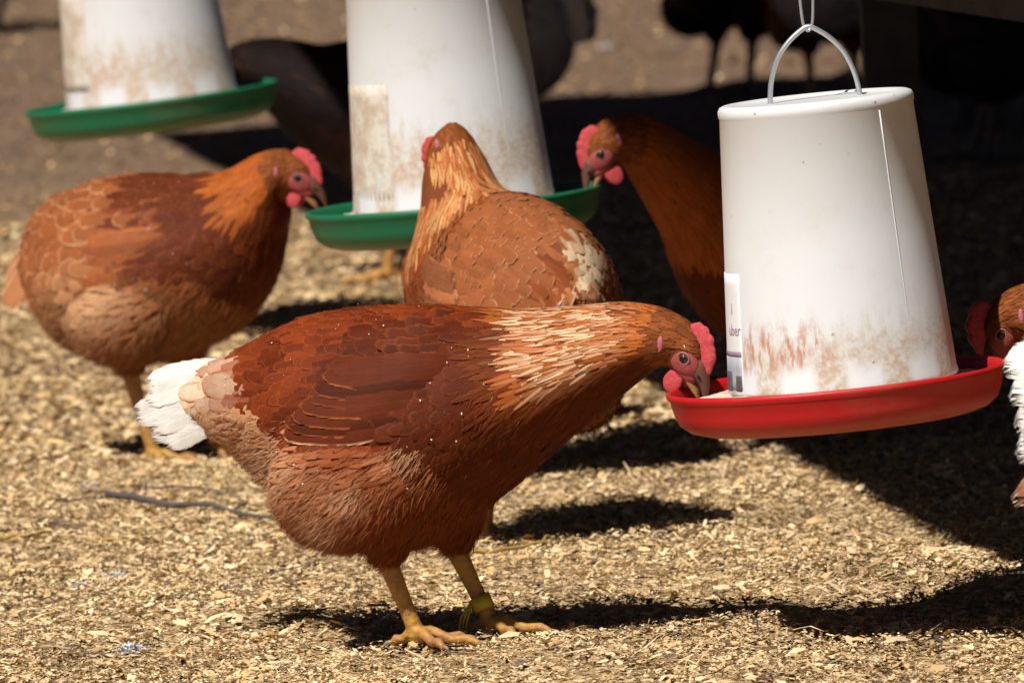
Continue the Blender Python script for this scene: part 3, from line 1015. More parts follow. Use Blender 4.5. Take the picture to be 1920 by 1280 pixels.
def build_chips():
    rng = np.random.default_rng(11)
    mat = attr_mat('wood_shavings', 0.75, 0.2)

    def batch(n, y0, y1, lmin, lmax, wfac, up, tone, name, half=0.075, inner=0.0):
        # density along y follows the trapezoid that the lens covers
        y = np.sqrt(rng.uniform(y0 ** 2, y1 ** 2, n))
        x = rng.uniform(-1, 1, n) * (half * y + 0.05)
        if inner:
            x = np.sign(x) * (inner * y + .04 + np.abs(x) * (1 - inner / half))
        keep = rng.random(n) < (0.55 + 0.45 * np.sin(x * 7 + 2 * np.sin(y * 3.1)) * np.sin(y * 4.3 + x * 5)) + 0.35
        x, y = x[keep], y[keep]; m = len(x)
        Ln = lmin + (lmax - lmin) * rng.random(m) ** 2.2
        Wd = Ln * rng.uniform(wfac[0], wfac[1], m)
        az = rng.uniform(0, 2 * math.pi, m)
        tl = rng.normal(0, .26, m); rl = rng.normal(0, .30, m)
        a = np.stack([np.cos(az) * np.cos(tl), np.sin(az) * np.cos(tl), np.sin(tl)], 1)
        b = np.stack([-np.sin(az), np.cos(az), np.zeros(m)], 1)
        nn = np.cross(a, b)
        b = b * np.cos(rl)[:, None] + nn * np.sin(rl)[:, None]
        nn = norm(np.cross(a, b))
        c = np.stack([x, y, bump(x, y) + rng.uniform(0.0, up, m) + 0.0015], 1)
        curl = rng.uniform(-.25, .35, m)
        rows = np.array([-.5, 0.05, .5])
        taper = np.stack([rng.uniform(.2, 1, m), np.ones(m), rng.uniform(.08, .9, m)], 1)
        V = np.zeros((m, 3, 2, 3))
        for i in range(3):
            p = c + a * (Ln * rows[i])[:, None] + nn * ((1 - 4 * rows[i] ** 2) * curl * Ln * .4)[:, None]
            for j, sg in enumerate((-.5, .5)):
                V[:, i, j] = p + b * (Wd * taper[:, i] * sg)[:, None]
        idx = np.arange(m * 6).reshape(m, 3, 2)
        F = np.stack([idx[:, :-1, 0], idx[:, :-1, 1], idx[:, 1:, 1], idx[:, 1:, 0]], -1).reshape(-1, 4)
        t = rng.random(m)
        pale, mid, brown, grey = C3(.90, .65, .37), C3(.70, .45, .205), C3(.20, .115, .055), C3(.16, .125, .10)
        pw = np.array(tone) / sum(tone)
        k = rng.choice(4, m, p=pw)
        col = np.stack([pale, mid, brown, grey])[k] * rng.uniform(.72, 1.18, m)[:, None]
        lf = np.sin(x * 11 + 2 * np.sin(y * 5.2)) * np.sin(y * 6.1 + 1.3 * np.sin(x * 17)) + .6 * np.sin(x * 31 + y * 9) * np.sin(y * 17 - x * 13)
        col = np.clip(col * (.93 + .15 * lf)[:, None], .02, .95)
        link(name, mesh_np(name, V.reshape(-1, 3), F, None, {'Col': np.repeat(col, 6, 0)}, smooth=False), mat, None,
             kind='stuff', label='loose pale wood shavings strewn over the yard')

    batch(210000, 6.9, 9.7, .0022, .0118, (.2, .6), .007, (.46, .36, .14, .04), 'wood_shavings')
    batch(300000, 6.9, 9.5, .0012, .0045, (.3, .9), .009, (.54, .32, .10, .04), 'wood_crumbs')
    batch(90000, 9.5, 12.5, .004, .016, (.25, .75), .006, (.33, .40, .20, .07), 'wood_shavings')
    batch(60000, 12.3, 18.5, .004, .013, (.3, .8), .006, (.01, .13, .50, .36), 'bark_litter', 0.075)
    batch(60000, 6.2, 12.5, .004, .016, (.25, .75), .006, (.46, .36, .14, .04), 'wood_shavings', .17, .074)
    batch(16000, 6.2, 6.95, .004, .016, (.25, .75), .006, (.46, .36, .14, .04), 'wood_shavings', .08)
    batch(3500, 6.9, 10.5, .012, .022, (.3, .6), .010, (.60, .34, .05, .01), 'curled_shavings')
    batch(5000, 6.9, 12.0, .004, .016, (.3, .7), .009, (.02, .10, .48, .40), 'bark_crumbs')
    batch(26000, 6.9, 12.0, .008, .034, (.03, .08), .010, (.34, .38, .22, .06), 'straw_litter')


build_ground()
build_chips()

# ================================================================== the henhouse and the roof (top right, mostly above the picture)
M_WOOD = simple_mat('weathered_dark_wood', (.055, .048, .045), 0.85, 0.15, 0.5, 30, 0.8, 60)
M_TIN = simple_mat('roof_tin', (.25, .24, .23), 0.6, 0.3, 0.2, 8)
M_WIRE = simple_mat('galvanised_wire', (.52, .54, .56), 0.35, 0.5, 0.15, 80)
M_WIRE.node_tree.nodes['Principled BSDF'].inputs['Metallic'].default_value = 0.75


def prism(poly, z0, z1, name, mat, parent, **props):
    bm = bmesh.new()
    a = [bm.verts.new((x, y, z0)) for x, y in poly]
    b = [bm.verts.new((x, y, z1)) for x, y in poly]
    bm.faces.new(a); bm.faces.new(b)
    for i in range(len(poly)):
        j = (i + 1) % len(poly)
        bm.faces.new((a[i], a[j], b[j], b[i]))
    return link(name, bm_mesh(name, bm, False), mat, parent, **props)


ROOF_Z = 1.5


def roof_edge(y):
    return .222 - (y + SHY * ROOF_Z - 9.456) * .1565 - SHX * ROOF_Z


shelter = empty('shelter', (0, 0, 0), label='open roof on wooden posts that shades the right of the yard', category='shelter')
YN, YF = 8.225 - SHY * ROOF_Z, 14.1 - SHY * ROOF_Z
prism([(roof_edge(YN), YN), (2.6, YN - .3), (2.6, YF + 1.7), (roof_edge(YF), YF)], ROOF_Z, ROOF_Z + .05, 'roof', M_TIN, shelter)
for (x, y) in ((.405, 10.05), (.66, 13.4), (.98, 7.1), (2.5, 7.0), (2.5, 14.2)):
    prism([(x - .028, y - .03), (x + .028, y - .03), (x + .028, y + .03), (x - .028, y + .03)], -.05, ROOF_Z - .002, 'post', M_WOOD, shelter)

house = empty('henhouse', (.9, 9, 0), label='raised dark timber henhouse whose floor beam crosses the top right corner', category='henhouse')
bd = Vector((.25, -1.0, 0)).normalized()
b0 = Vector((.430, 8.987, 0))
fr = [(b0 + bd * t) for t in (-.62, 2.1)]


def hp(t, off):
    q = b0 + bd * t + Vector((1.0, .25, 0)).normalized() * off
    return (q.x - .9, q.y - 9)


prism([hp(-.6, .055), hp(2.1, .055), hp(2.1, 1.3), hp(-.6, 1.3)], .46, .50, 'floor', M_WOOD, house)
prism([hp(-.62, 0), hp(2.12, 0), hp(2.12, .05), hp(-.62, .05)], .432, .512, 'beam', M_WOOD, house)
for i in range(6):
    prism([hp(-.62, 0.004), hp(2.12, 0.004), hp(2.12, .026), hp(-.62, .026)], .518 + i * .125, .518 + i * .125 + .118, 'plank', M_WOOD, house)
for t, o in ((1.5, .15), (1.5, 1.15), (-.3, 1.15)):
    x, y = hp(t, o)
    prism([(x - .03, y - .03), (x + .03, y - .03), (x + .03, y + .03), (x - .03, y + .03)], -.05, .458, 'leg', M_WOOD, house)

# ================================================================== feeders
RIM = 0.135


def plastic(name, col, rough=.38, dirt=(.28, .16, .09)):
    m, nt, b = new_mat(name)
    tc = N(nt, 'ShaderNodeTexCoord').outputs['Object']
    sep = N(nt, 'ShaderNodeSeparateXYZ'); L(nt, tc, sep.inputs[0])
    n1 = noise(nt, tc, 22, 5, .65); n2 = noise(nt, tc, 260, 3, .6)
    low = sstep(nt, mth(nt, 'SUBTRACT', mth(nt, 'ADD', .010, mth(nt, 'MULTIPLY', n1, .012)), sep.outputs[2]), 0.0, .014)
    dm = mth(nt, 'MAXIMUM', mth(nt, 'MULTIPLY', low, .40), mth(nt, 'MULTIPLY', sstep(nt, n2, .66, .8), .35))
    dm = mth(nt, 'MAXIMUM', dm, mth(nt, 'MULTIPLY', sstep(nt, n1, .45, .8), .22))
    L(nt, mixc(nt, dm, col, dirt), b.inputs['Base Color'])
    L(nt, mth(nt, 'ADD', rough, mth(nt, 'MULTIPLY', n1, .25)), b.inputs['Roughness'])
    b.inputs['Specular IOR Level'].default_value = .45
    return m


def barrel_mat(name, grime, orange, tone):
    m, nt, b = new_mat(name)
    tc = N(nt, 'ShaderNodeTexCoord').outputs['Object']
    sep = N(nt, 'ShaderNodeSeparateXYZ'); L(nt, tc, sep.inputs[0])
    x, y, z = sep.outputs
    ang = mth(nt, 'ARCTAN2', x, mth(nt, 'MULTIPLY', y, -1.0))        # 0 facing the yard, right positive
    st = N(nt, 'ShaderNodeCombineXYZ')
    L(nt, mth(nt, 'MULTIPLY', ang, 3.0), st.inputs[0]); L(nt, mth(nt, 'MULTIPLY', z, 9.0), st.inputs[1])
    streak = noise(nt, st.outputs[0], 3.0, 6, .7)
    n1 = noise(nt, tc, 30, 6, .7); n2 = noise(nt, tc, 160, 4, .7)
    # dust that climbs from the feed, higher in some places
    top = mth(nt, 'ADD', .012, mth(nt, 'MULTIPLY', streak, .085 * grime))
    dust = sstep(nt, mth(nt, 'SUBTRACT', top, z), -.022, .022)
    dust = mth(nt, 'MULTIPLY', dust, mth(nt, 'ADD', .35, mth(nt, 'MULTIPLY', sstep(nt, n2, .35, .65), .65)))
    # clean arches where beaks rub above the feed openings
    w = mth(nt, 'ABSOLUTE', mth(nt, 'SINE', mth(nt, 'ADD', mth(nt, 'MULTIPLY', ang, 5.2), .65)))
    arch = mth(nt, 'MULTIPLY', sstep(nt, w, .45, .85), mth(nt, 'SUBTRACT', 1.0, sstep(nt, mth(nt, 'ADD', z, mth(nt, 'MULTIPLY', mth(nt, 'SUBTRACT', n1, .5), .03)), .014, .034)))
    dust = mth(nt, 'MULTIPLY', dust, mth(nt, 'SUBTRACT', 1.0, mth(nt, 'MULTIPLY', arch, .95)))
    white = mixc(nt, noise(nt, tc, 9, 3), tuple(c * tone for c in (.63, .635, .64)), tuple(c * tone for c in (.70, .705, .71)))
    c = mixc(nt, mth(nt, 'MULTIPLY', dust, .85), white, (.45, .31, .185))
    # rusty smears at the left of the openings
    sm = mth(nt, 'MULTIPLY', sstep(nt, streak, .46, .60), mth(nt, 'MULTIPLY', sstep(nt, mth(nt, 'SUBTRACT', .062, z), 0.0, .02), sstep(nt, z, .012, .028)))
    sm = mth(nt, 'MULTIPLY', sm, mth(nt, 'SUBTRACT', 1.0, sstep(nt, mth(nt, 'ADD', ang, .55), .25, .6)))
    c = mixc(nt, mth(nt, 'MULTIPLY', sm, orange), c, (.42, .16, .085))
    # general film and specks
    film = mth(nt, 'MULTIPLY', sstep(nt, n1, .5, .8), .30 * grime)
    c = mixc(nt, film, c, (.48, .40, .31))
    vo = N(nt, 'ShaderNodeTexVoronoi'); vo.inputs['Scale'].default_value = 55
    L(nt, tc, vo.inputs['Vector'])
    spk = mth(nt, 'MULTIPLY', mth(nt, 'SUBTRACT', 1.0, sstep(nt, vo.outputs['Distance'], .04, .10)), sstep(nt, noise(nt, tc, 37, 2), .53, .6))
    c = mixc(nt, mth(nt, 'MULTIPLY', spk, .65), c, (.20, .13, .08))
    L(nt, c, b.inputs['Base Color'])
    b.inputs['Roughness'].default_value = .42
    b.inputs['Specular IOR Level'].default_value = .4
    b.inputs['Subsurface Weight'].default_value = .15
    b.inputs['Subsurface Radius'].default_value = (.010, .008, .006)
    b.inputs['Subsurface Scale'].default_value = 1.0
    return m


M_SEAM = simple_mat('seam_plastic', (.57, .57, .57), .4, .4, .05)
M_FEED = simple_mat('feed_meal', (.62, .52, .42), .9, .1, .35, 220, .8, 500)
M_LABEL_W = simple_mat('label_white', (.78, .77, .78), .45, .4, .06, 90)
M_LABEL_P = simple_mat('label_purple', (.30, .22, .30), .5, .4, .2, 90)
M_LABEL_G = simple_mat('label_grey', (.40, .41, .46), .5, .4, .3, 60)
M_COMB_SHADOW = simple_mat('painted_comb_shadow', (.10, .09, .10), .5, .4, .3, 60)  # dark tone for the painted shadow of the hen's comb


def worn_label(name):
    m, nt, b = new_mat(name)
    tc = N(nt, 'ShaderNodeTexCoord').outputs['Object']
    n1 = noise(nt, tc, 45, 6, .75); n2 = noise(nt, tc, 120, 4, .7)
    sep = N(nt, 'ShaderNodeSeparateXYZ'); L(nt, tc, sep.inputs[0])
    c = mixc(nt, sstep(nt, n1, .38, .62), (.46, .36, .265), (.62, .57, .50))
    c = mixc(nt, mth(nt, 'MULTIPLY', sstep(nt, n2, .62, .7), .7), c, (.22, .17, .13))
    c = mixc(nt, mth(nt, 'MULTIPLY', sstep(nt, noise(nt, tc, 70, 2), .66, .70), .7), c, (.35, .55, .62))
    L(nt, c, b.inputs['Base Color'])
    b.inputs['Roughness'].default_value = .8
    return m


M_LABEL_WORN = worn_label('label_worn_paper')
BZ0, BZ1, BR0, BR1 = .031, .258, .0905, .0765      # barrel foot and top


def cone_r(z):
    return BR0 + (BR1 - BR0) * (z - BZ0) / (BZ1 - BZ0)


def cone_patch(a0, a1, z0, z1, off, na=14, nz=10, round_=0.0):
    """patch wrapped on the barrel (barrel-local z from its foot), angles from facing the yard, right positive"""
    bm = bmesh.new()
    vs = []
    for j in range(nz + 1):
        row = []
        for i in range(na + 1):
            z = z0 + (z1 - z0) * j / nz; a = a0 + (a1 - a0) * i / na
            r = cone_r(z + BZ0) + off
            row.append(bm.verts.new((r * math.sin(a), -r * math.cos(a), z)))
        vs.append(row)
    for j in range(nz):
        for i in range(na):
            bm.faces.new((vs[j][i], vs[j][i + 1], vs[j + 1][i + 1], vs[j + 1][i]))
    g = bmesh.ops.extrude_face_region(bm, geom=bm.faces[:])
    for v in [e for e in g['geom'] if isinstance(e, bmesh.types.BMVert)]:
        d = Vector((v.co.x, v.co.y, 0)).normalized()
        v.co -= d * (off + .0002) * .9
    return bm


def text_on_cone(txt, a_mid, z_mid, size, off, parent, mat, name):
    cu = bpy.data.curves.new('lettering', 'FONT')
    cu.body = txt; cu.size = size; cu.align_x = 'CENTER'; cu.align_y = 'CENTER'
    cu.extrude = .0002; cu.resolution_u = 3
    o = bpy.data.objects.new('tmp', cu); COL.objects.link(o)
    dg = bpy.context.evaluated_depsgraph_get()
    me = bpy.data.meshes.new_from_object(o.evaluated_get(dg))
    bpy.data.objects.remove(o)
    for v in me.vertices:
        z = z_mid + v.co.y
        r = cone_r(z + BZ0) + off + v.co.z
        a = a_mid + v.co.x / cone_r(z + BZ0)
        v.co = (r * math.sin(a), -r * math.cos(a), z)
    return link(name, me, mat, parent)


def feeder(center, colour_mat, b_mat, label, seed, tilt=(-1.2, -2.8), k=1.0, shift=0.0):
    """center: middle of the tray rim"""
    R_ = Matrix.Rotation(math.radians(tilt[1]), 3, 'Y') @ Matrix.Rotation(math.radians(tilt[0]), 3, 'X')
    rim_h = .036
    base = Vector(center) - R_ @ Vector((0, 0, rim_h * k))
    root = empty('poultry_feeder', base, label=label, category='feeder', group='hanging poultry feeders')
    root.rotation_euler = R_.to_euler()
    root.scale = (k, k, k)
    # tray
    bm = bmesh.new()
    pr = [(.0001, 0), (.09, 0), (.108, .0008), (.119, .004), (.1265, .010), (.1300, .018), (.1325, .030), (.1352, .0325), (RIM, .0355), (.1335, .0365), (.1315, .0352), (.1303, .031), (.1275, .018), (.123, .010), (.115, .006), (.09, .0035), (.0001, .0035)]
    add_lathe(bm, pr, 96)
    bmesh.ops.remove_doubles(bm, verts=bm.verts, dist=.00005)
    link('tray', bm_mesh('tray', bm), colour_mat, root)
    # barrel
    bm = bmesh.new()
    h = BZ1 - BZ0
    pr = [(BR0 - .004, .001), (BR0 + .0008, 0), (BR0 + .0012, .003), (BR0 + .0002, .006), (BR0 + (BR1 - BR0) * .5, h * .5), (BR1 + .0004, h - .010), (BR1 + .0012, h - .009), (BR1 + .0012, h - .004), (BR1 - .0004, h - .0012), (BR1 - .0035, h), (BR1 - .009, h - .0002), (BR1 - .011, h - .0016), (.03, h - .0016), (.0001, h - .0016)]
    add_lathe(bm, pr, 96)
    bmesh.ops.remove_doubles(bm, verts=bm.verts, dist=.00005)
    br = link('barrel', bm_mesh('barrel', bm), b_mat, root)
    br.location = (shift, 0, BZ0)
    # inner ring that keeps the feed back, and the feed
    rng = np.random.default_rng(seed)
    bm = bmesh.new()
    rr = [.05, .085, .092, .100, .108, .116, .1225, .1275]
    rings = []
    for i, r in enumerate(rr):
        z0 = .031 - .0016 * max(0, i - 2)
        rings.append([bm.verts.new((r * math.cos(a), r * math.sin(a), z0 - (.003 if i == 7 else 0) + rng.normal(0, .0011 if i < 7 else 0))) for a in np.linspace(0, 2 * math.pi, 120, endpoint=False)])
    for i in range(len(rr) - 1):
        for j in range(120):
            bm.faces.new((rings[i][j], rings[i][(j + 1) % 120], rings[i + 1][(j + 1) % 120], rings[i + 1][j]))
    link('feed', bm_mesh('feed', bm), M_FEED, root)
    # moulding seam
    bm = bmesh.new()
    a = math.radians(38)
    pts = [((cone_r(z + BZ0) - .0002) * math.sin(a), -(cone_r(z + BZ0) - .0002) * math.cos(a), z) for z in np.linspace(.004, h - .012, 8)]
    pts = [Vector(p) for p in pts]
    add_tube(bm, pts, .0007, 8)
    link('seam', bm_mesh('seam', bm), M_SEAM, br)
    # bail
    bm = bmesh.new()
    zt = BZ1 - .004
    pts = [(-.0355, 0, zt - .004), (-.0355, 0, zt + .004), (-.033, 0, zt + .020), (-.0265, 0, zt + .037), (-.016, 0, zt + .050), (-.0045, 0, zt + .0585), (0, 0, zt + .060),
           (.0045, 0, zt + .0585), (.016, 0, zt + .050), (.0265, 0, zt + .037), (.033, 0, zt + .020), (.0355, 0, zt + .004), (.0355, 0, zt - .004)]
    add_tube(bm, [Vector(p) for p in smooth_path(pts, 40)], .00215, 10)
    link('bail_handle', bm_mesh('bail_handle', bm), M_WIRE, root).location = (shift, 0, 0)
    # the wire hook it hangs from
    apex = base + R_ @ (Vector((shift, 0, zt + .060)) * k)
    hook = empty('wire_hook', apex, label='', category='hook', group='wire hooks under the roof')
    bm = bmesh.new()
    lp = [(.0, -.001, -.0035), (.0030, 0, .000), (.0045, 0, .010), (.0055, .001, .03), (.0060, .001, .06), (.003, .001, .088), (0, 0, .096)]
    lp2 = [(-x, y, z) for x, y, z in reversed(lp)]
    add_tube(bm, [Vector(p) for p in smooth_path(lp + lp2[1:], 40)], .00135, 8)
    link('wire_loop', bm_mesh('wire_loop', bm), M_WIRE, hook)
    bm = bmesh.new()
    add_tube(bm, [Vector((0, 0, .094)), Vector((0, 0, .3)), Vector((0, 0, ROOF_Z - apex.z + .02))], .0016, 8)
    link('wire', bm_mesh('wire', bm), M_WIRE, hook)
    return root, br, hook


M_RED = plastic('red_plastic', (.50, .006, .010))
M_GREEN = plastic('green_plastic', (.004, .135, .058))
f_red, b_red, h1 = feeder(at(1567, 707, 7.84), M_RED, barrel_mat('white_barrel_clean', .75, .8, 1.0), 'white feeder barrel with a red tray, nearest feeder in front of the dark henhouse', 1, k=1.016, shift=.0055)
h1['label'] = 'wire hook holding the feeder with the red tray'
f_cen, b_cen, h2 = feeder(at(850, 372, 9.15), M_GREEN, barrel_mat('white_barrel_dusty', 1.25, .25, .95), 'white feeder barrel with green tray behind the hen that turns its back', 2, k=1.037)
h2['label'] = 'wire hook above the middle feeder with green tray'
f_lef, b_lef, h3 = feeder(at(283, 180, 10.75), M_GREEN, barrel_mat('white_barrel_stained', 1.1, .35, .93), 'farthest white feeder with green tray at the top left', 3, tilt=(-1.2, -4.2), k=1.037)
h3['label'] = 'wire hook above the farthest feeder at top left'

# label of the red feeder: white sticker with rounded corner, partly legible
lab = link('sticker', bm_mesh('sticker', cone_patch(-1.75, -1.075, .002, .0965, .0006)), M_LABEL_W, b_red, label='white sticker with worn purple lettering')
text_on_cone('uber', -1.215, .052, .0125, .0007, lab, M_LABEL_P, 'lettering')
text_on_cone('l', -1.25, .0685, .012, .0007, lab, M_LABEL_P, 'lettering')
link('colour_band', bm_mesh('colour_band', cone_patch(-1.7, -1.085, .0315, .0355, .0009, 10, 2)), M_LABEL_P, lab)
link('picture_block', bm_mesh('picture_block', cone_patch(-1.7, -1.085, .004, .0312, .0009, 10, 3)), M_LABEL_G, lab)
link('comb_shadow', bm_mesh('comb_shadow', cone_patch(-1.7, -1.30, .0042, .0195, .0012, 6, 3)), M_COMB_SHADOW, lab)  # shadow of the hen's comb, painted as two dark patches on the sticker
link('comb_shadow', bm_mesh('comb_shadow', cone_patch(-1.20, -1.09, .0042, .0165, .0012, 6, 3)), M_COMB_SHADOW, lab)
# worn paper labels on the other two
link('sticker', bm_mesh('sticker', cone_patch(-1.5, -.62, .012, .1165, .0005)), M_LABEL_WORN, b_cen, label='worn beige paper sticker')
link('sticker', bm_mesh('sticker', cone_patch(-1.5, -.74, .020, .125, .0005)), M_LABEL_WORN, b_lef, label='worn beige paper sticker')

# ================================================================== hens
GROUP = 'hens around the feeders'


def colour_plain(neck0, head0, pal, extra=None):
    def fn(f):
        z = base_zone(f, neck0, head0, pal)
        if extra:
            extra(f, z)
        return z
    return fn


def setc(z, mask, col, edge, t, amt=1.0):
    z['Col'][mask] = z['Col'][mask] * (1 - amt) + (col * (0.85 + .3 * t)[:, None])[mask] * amt
    z['Edge'][mask] = z['Edge'][mask] * (1 - amt) + (edge * (0.85 + .3 * t)[:, None])[mask] * amt


# ---- the near hen, stooping into the red tray
ST1 = [(345, 766, 34, .014, -5), (420, 764, 78, .032, -8), (500, 772, 132, .052, -5), (590, 796, 190, .079, 0), (690, 804, 218, .092, 0), (790, 799, 220, .095, 0), (900, 766, 186, .087, 0),
       (1000, 718, 140, .066, 5), (1085, 682, 112, .048, 0), (1160, 648, 88, .036, -5), (1218, 634, 70, .028, -20), (1264, 636, 52, .019, -45)]
FOOT1 = (830, 1215)
loc1 = ground_hit(*FOOT1)
S1 = FPX / depth_of(loc1)


def col1(f, z):
    u, v, t, rel, s = f['u'], f['v'], f['rng'].random(f['m']), f['rel'], f['s']
    # darker folded wing over the side
    wg = (u > 690 - (v - 690) * .5) & (u < 1010) & (v < 800) & (v > 600)
    setc(z, wg, C3(.075, .014, .0045), C3(.155, .034, .010), t, .85)
    # cream stern with orange-rimmed coverts, white towards the end
    uj = u + 14 * np.sin(v * .05) + f['rng'].normal(0, 13, f['m'])
    a = uj < 470
    w1 = np.clip((500 - uj) / 75, 0, 1); w2 = np.clip((400 - uj) / 60, 0, 1)
    z['Col'] = lerp(lerp(z['Col'], C3(.66, .48, .34) * np.ones((f['m'], 1)), w1), WHITE * np.ones((f['m'], 1)), w2)
    z['Edge'] = lerp(lerp(z['Edge'], C3(.50, .21, .08) * np.ones((f['m'], 1)), w1), C3(.62, .50, .40) * np.ones((f['m'], 1)), w2)
    z['L'][a] = .034; z['hw'][a] = .0095; z['r'][a] = .0082; z['rimw'][a] = .45; z['lift'][a] = .8; z['lance'][a] = False
    z['fluff'][a] *= .15
    low = a & (v > 806)
    setc(z, low, WHITE, C3(.6, .58, .54), t)
    md = (u > 440) & (u < 560) & (v > 770) & (v < 900)
    setc(z, md, C3(.50, .27, .14), C3(.62, .40, .25), t, .8)
    # cream streaks down the hackle only on its upper side
    hk = z['lance'] & (u > 975) & (u < 1210) & (rel > -.30) & (s < 10.2)
    k = np.clip((1222 - u) / 80, 0, 1) * np.clip((rel + .35) / .3, 0, 1) * np.clip((750 - v) / 60, 0, 1) * np.clip((u - 985 - np.maximum(v - 600, 0) * .35) / 25, 0, 1)
    kk = np.clip(k * f['rng'].uniform(-.1, 1.15, f['m']), 0, 1) * hk
    z['Col'] = lerp(z['Col'], C3(.86, .66, .42), kk)
    z['Edge'] = lerp(z['Edge'], C3(.33, .085, .016), kk)
    z['rimw'][hk] = -.28
    br = (rel < -.15) & (u > 900) & (u < 1230)  # dark breast plumage, with the shade on its underside put into the colour
    setc(z, br, C3(.095, .020, .005), C3(.16, .036, .009), t, .75)
    # pale tufts on the thigh
    for cx, cy, r in ((835, 830, 34), (745, 905, 26), (560, 880, 70), (610, 850, 60), (690, 975, 34), (500, 910, 40)):
        w = np.exp(-(((u - cx) / r) ** 2 + ((v - cy) / r) ** 2)) * .75
        z['Dcol'] = z['Dcol'] * (1 - w[:, None]) + C3(.58, .32, .18) * w[:, None]
        g = z['fluff'] > .3
        z['Col'][g] = (z['Col'] * (1 - w[:, None]) + C3(.54, .28, .14) * w[:, None])[g]


WING1 = dict(bare=True, shoulder=(985, 668), tip=(598, 792), col=C3(.085, .016, .005), edge=C3(.27, .075, .021), low_edge=C3(.58, .34, .17), ccol=C3(.11, .021, .006), cedge=C3(.19, .045, .012), n=8, fw=.0115)
TAIL1 = dict(root=(440, 750), tip=(276, 772), h=.024, n=8, col=C3(.66, .63, .59), edge=C3(.50, .42, .35), w=.0105, spread=.06, vary=.13)
hen1 = make_hen('brown hen with white tail stooping into the red tray, yellow ring on its far leg', 'hen', ST1, S1, FOOT1, math.radians(-20), loc1,
                dict(at=(1272, 641), pitch=math.radians(55), yaw=-.12, comb=.0145), [((760, 1062), (812, 1205), -.036, -.10), ((832, 1056), (893, 1190), .036, -.15)],
                PAL_RED, WING1, thigh=[(705, 900, 140, 118, .044, .066)], seed=1, detail=1.0, neck0=6.7, head0=10.2, tail=TAIL1,
                colour=colour_plain(6.7, 10.2, PAL_RED, col1), fluff_n=95000, group=GROUP, band=1, flecks=110)

# ---- the plump hen at the left, eating from the middle feeder
ST2 = [(58, 510, 55, .022, 10), (96, 505, 118, .055, 5), (152, 500, 150, .085, 2), (225, 492, 168, .098, 0), (300, 486, 172, .100, 0), (375, 468, 155, .090, 8),
       (435, 430, 132, .072, 22), (480, 370, 86, .047, 35), (512, 323, 60, .033, 25), (540, 302, 43, .022, -10)]
FOOT2 = (350, 858)
loc2_ = ground_hit(*FOOT2)
S2 = FPX / depth_of(loc2_)


def col2(f, z):
    u, v, t = f['u'], f['v'], f['rng'].random(f['m'])
    ju = u + f['rng'].normal(0, 20, f['m'])
    dk = (ju > 300 + (v - 380) * .3) & (u < 500) & (v > 300) & (v < 520) & ~z['lance']
    setc(z, dk, C3(.085, .018, .007), C3(.20, .055, .02), t, .85)
    rp = (ju < 290) & (v < 560)
    setc(z, rp, C3(.27, .085, .028), C3(.62, .34, .18), t, .85)
    z['L'][rp] = .036; z['hw'][rp] = .0125; z['r'][rp] = .0112; z['rimw'][rp] = .55; z['lift'][rp] = 1.0
    w = np.exp(-(((u - 265) / 75) ** 2 + ((v - 530) / 60) ** 2)) * .8
    z['Dcol'] = z['Dcol'] * (1 - w[:, None]) + C3(.60, .38, .22) * w[:, None]
    g = np.ones(f['m'], bool)
    w = w * np.clip((v - 440) / 50, 0, 1)
    z['Col'] = z['Col'] * (1 - w[:, None]) + C3(.55, .30, .15) * w[:, None]
    z['Edge'] = z['Edge'] * (1 - w[:, None]) + C3(.58, .36, .20) * w[:, None]
    w = np.exp(-(((u - 130) / 110) ** 2 + ((v - 630) / 55) ** 2)) * .6
    z['Dcol'] = z['Dcol'] * (1 - w[:, None]) + C3(.50, .29, .16) * w[:, None]
    z['Col'][g] = (z['Col'] * (1 - w[:, None]) + C3(.48, .26, .14) * w[:, None])[g]


TAIL2 = dict(root=(118, 400), tip=(36, 540), h=.014, n=6, col=C3(.36, .15, .06), edge=C3(.66, .46, .30), w=.0105, spread=.10, vary=.12)
hen2 = make_hen('plump brown hen side on at the left, beak at the rim of a green tray', 'hen', ST2, S2, FOOT2, math.radians(-22), loc2_,
                dict(at=(548, 306), pitch=math.radians(33), yaw=.1, comb=.0135, open=.15, wattle=.85), [((275, 690), (318, 850), -.038, -.2), ((330, 690), (385, 855), .030, -.35)],
                PAL_LIGHT, dict(shoulder=(455, 400), tip=(170, 520), col=C3(.30, .09, .03), edge=C3(.45, .19, .08), ccol=C3(.20, .05, .018), cedge=C3(.32, .11, .045), n=6, fw=.012),
                thigh=[(280, 570, 95, 85, .042, .070)], seed=2, neck0=6.3, head0=8.3, tail=TAIL2, colour=colour_plain(6.75, 8.4, PAL_LIGHT, col2), fluff_n=36000, group=GROUP, flecks=25)

# ---- the hen in the middle, back turned
ST3 = [(46, 470, 34, .022, 10)] + [(a, b, c, d * .86, e) for a, b, c, d, e in ST2[:6]] + [(430, 425, 132, .070, 30), (466, 345, 76, .041, 55), (486, 285, 54, .030, 60), (506, 250, 42, .021, 20)]


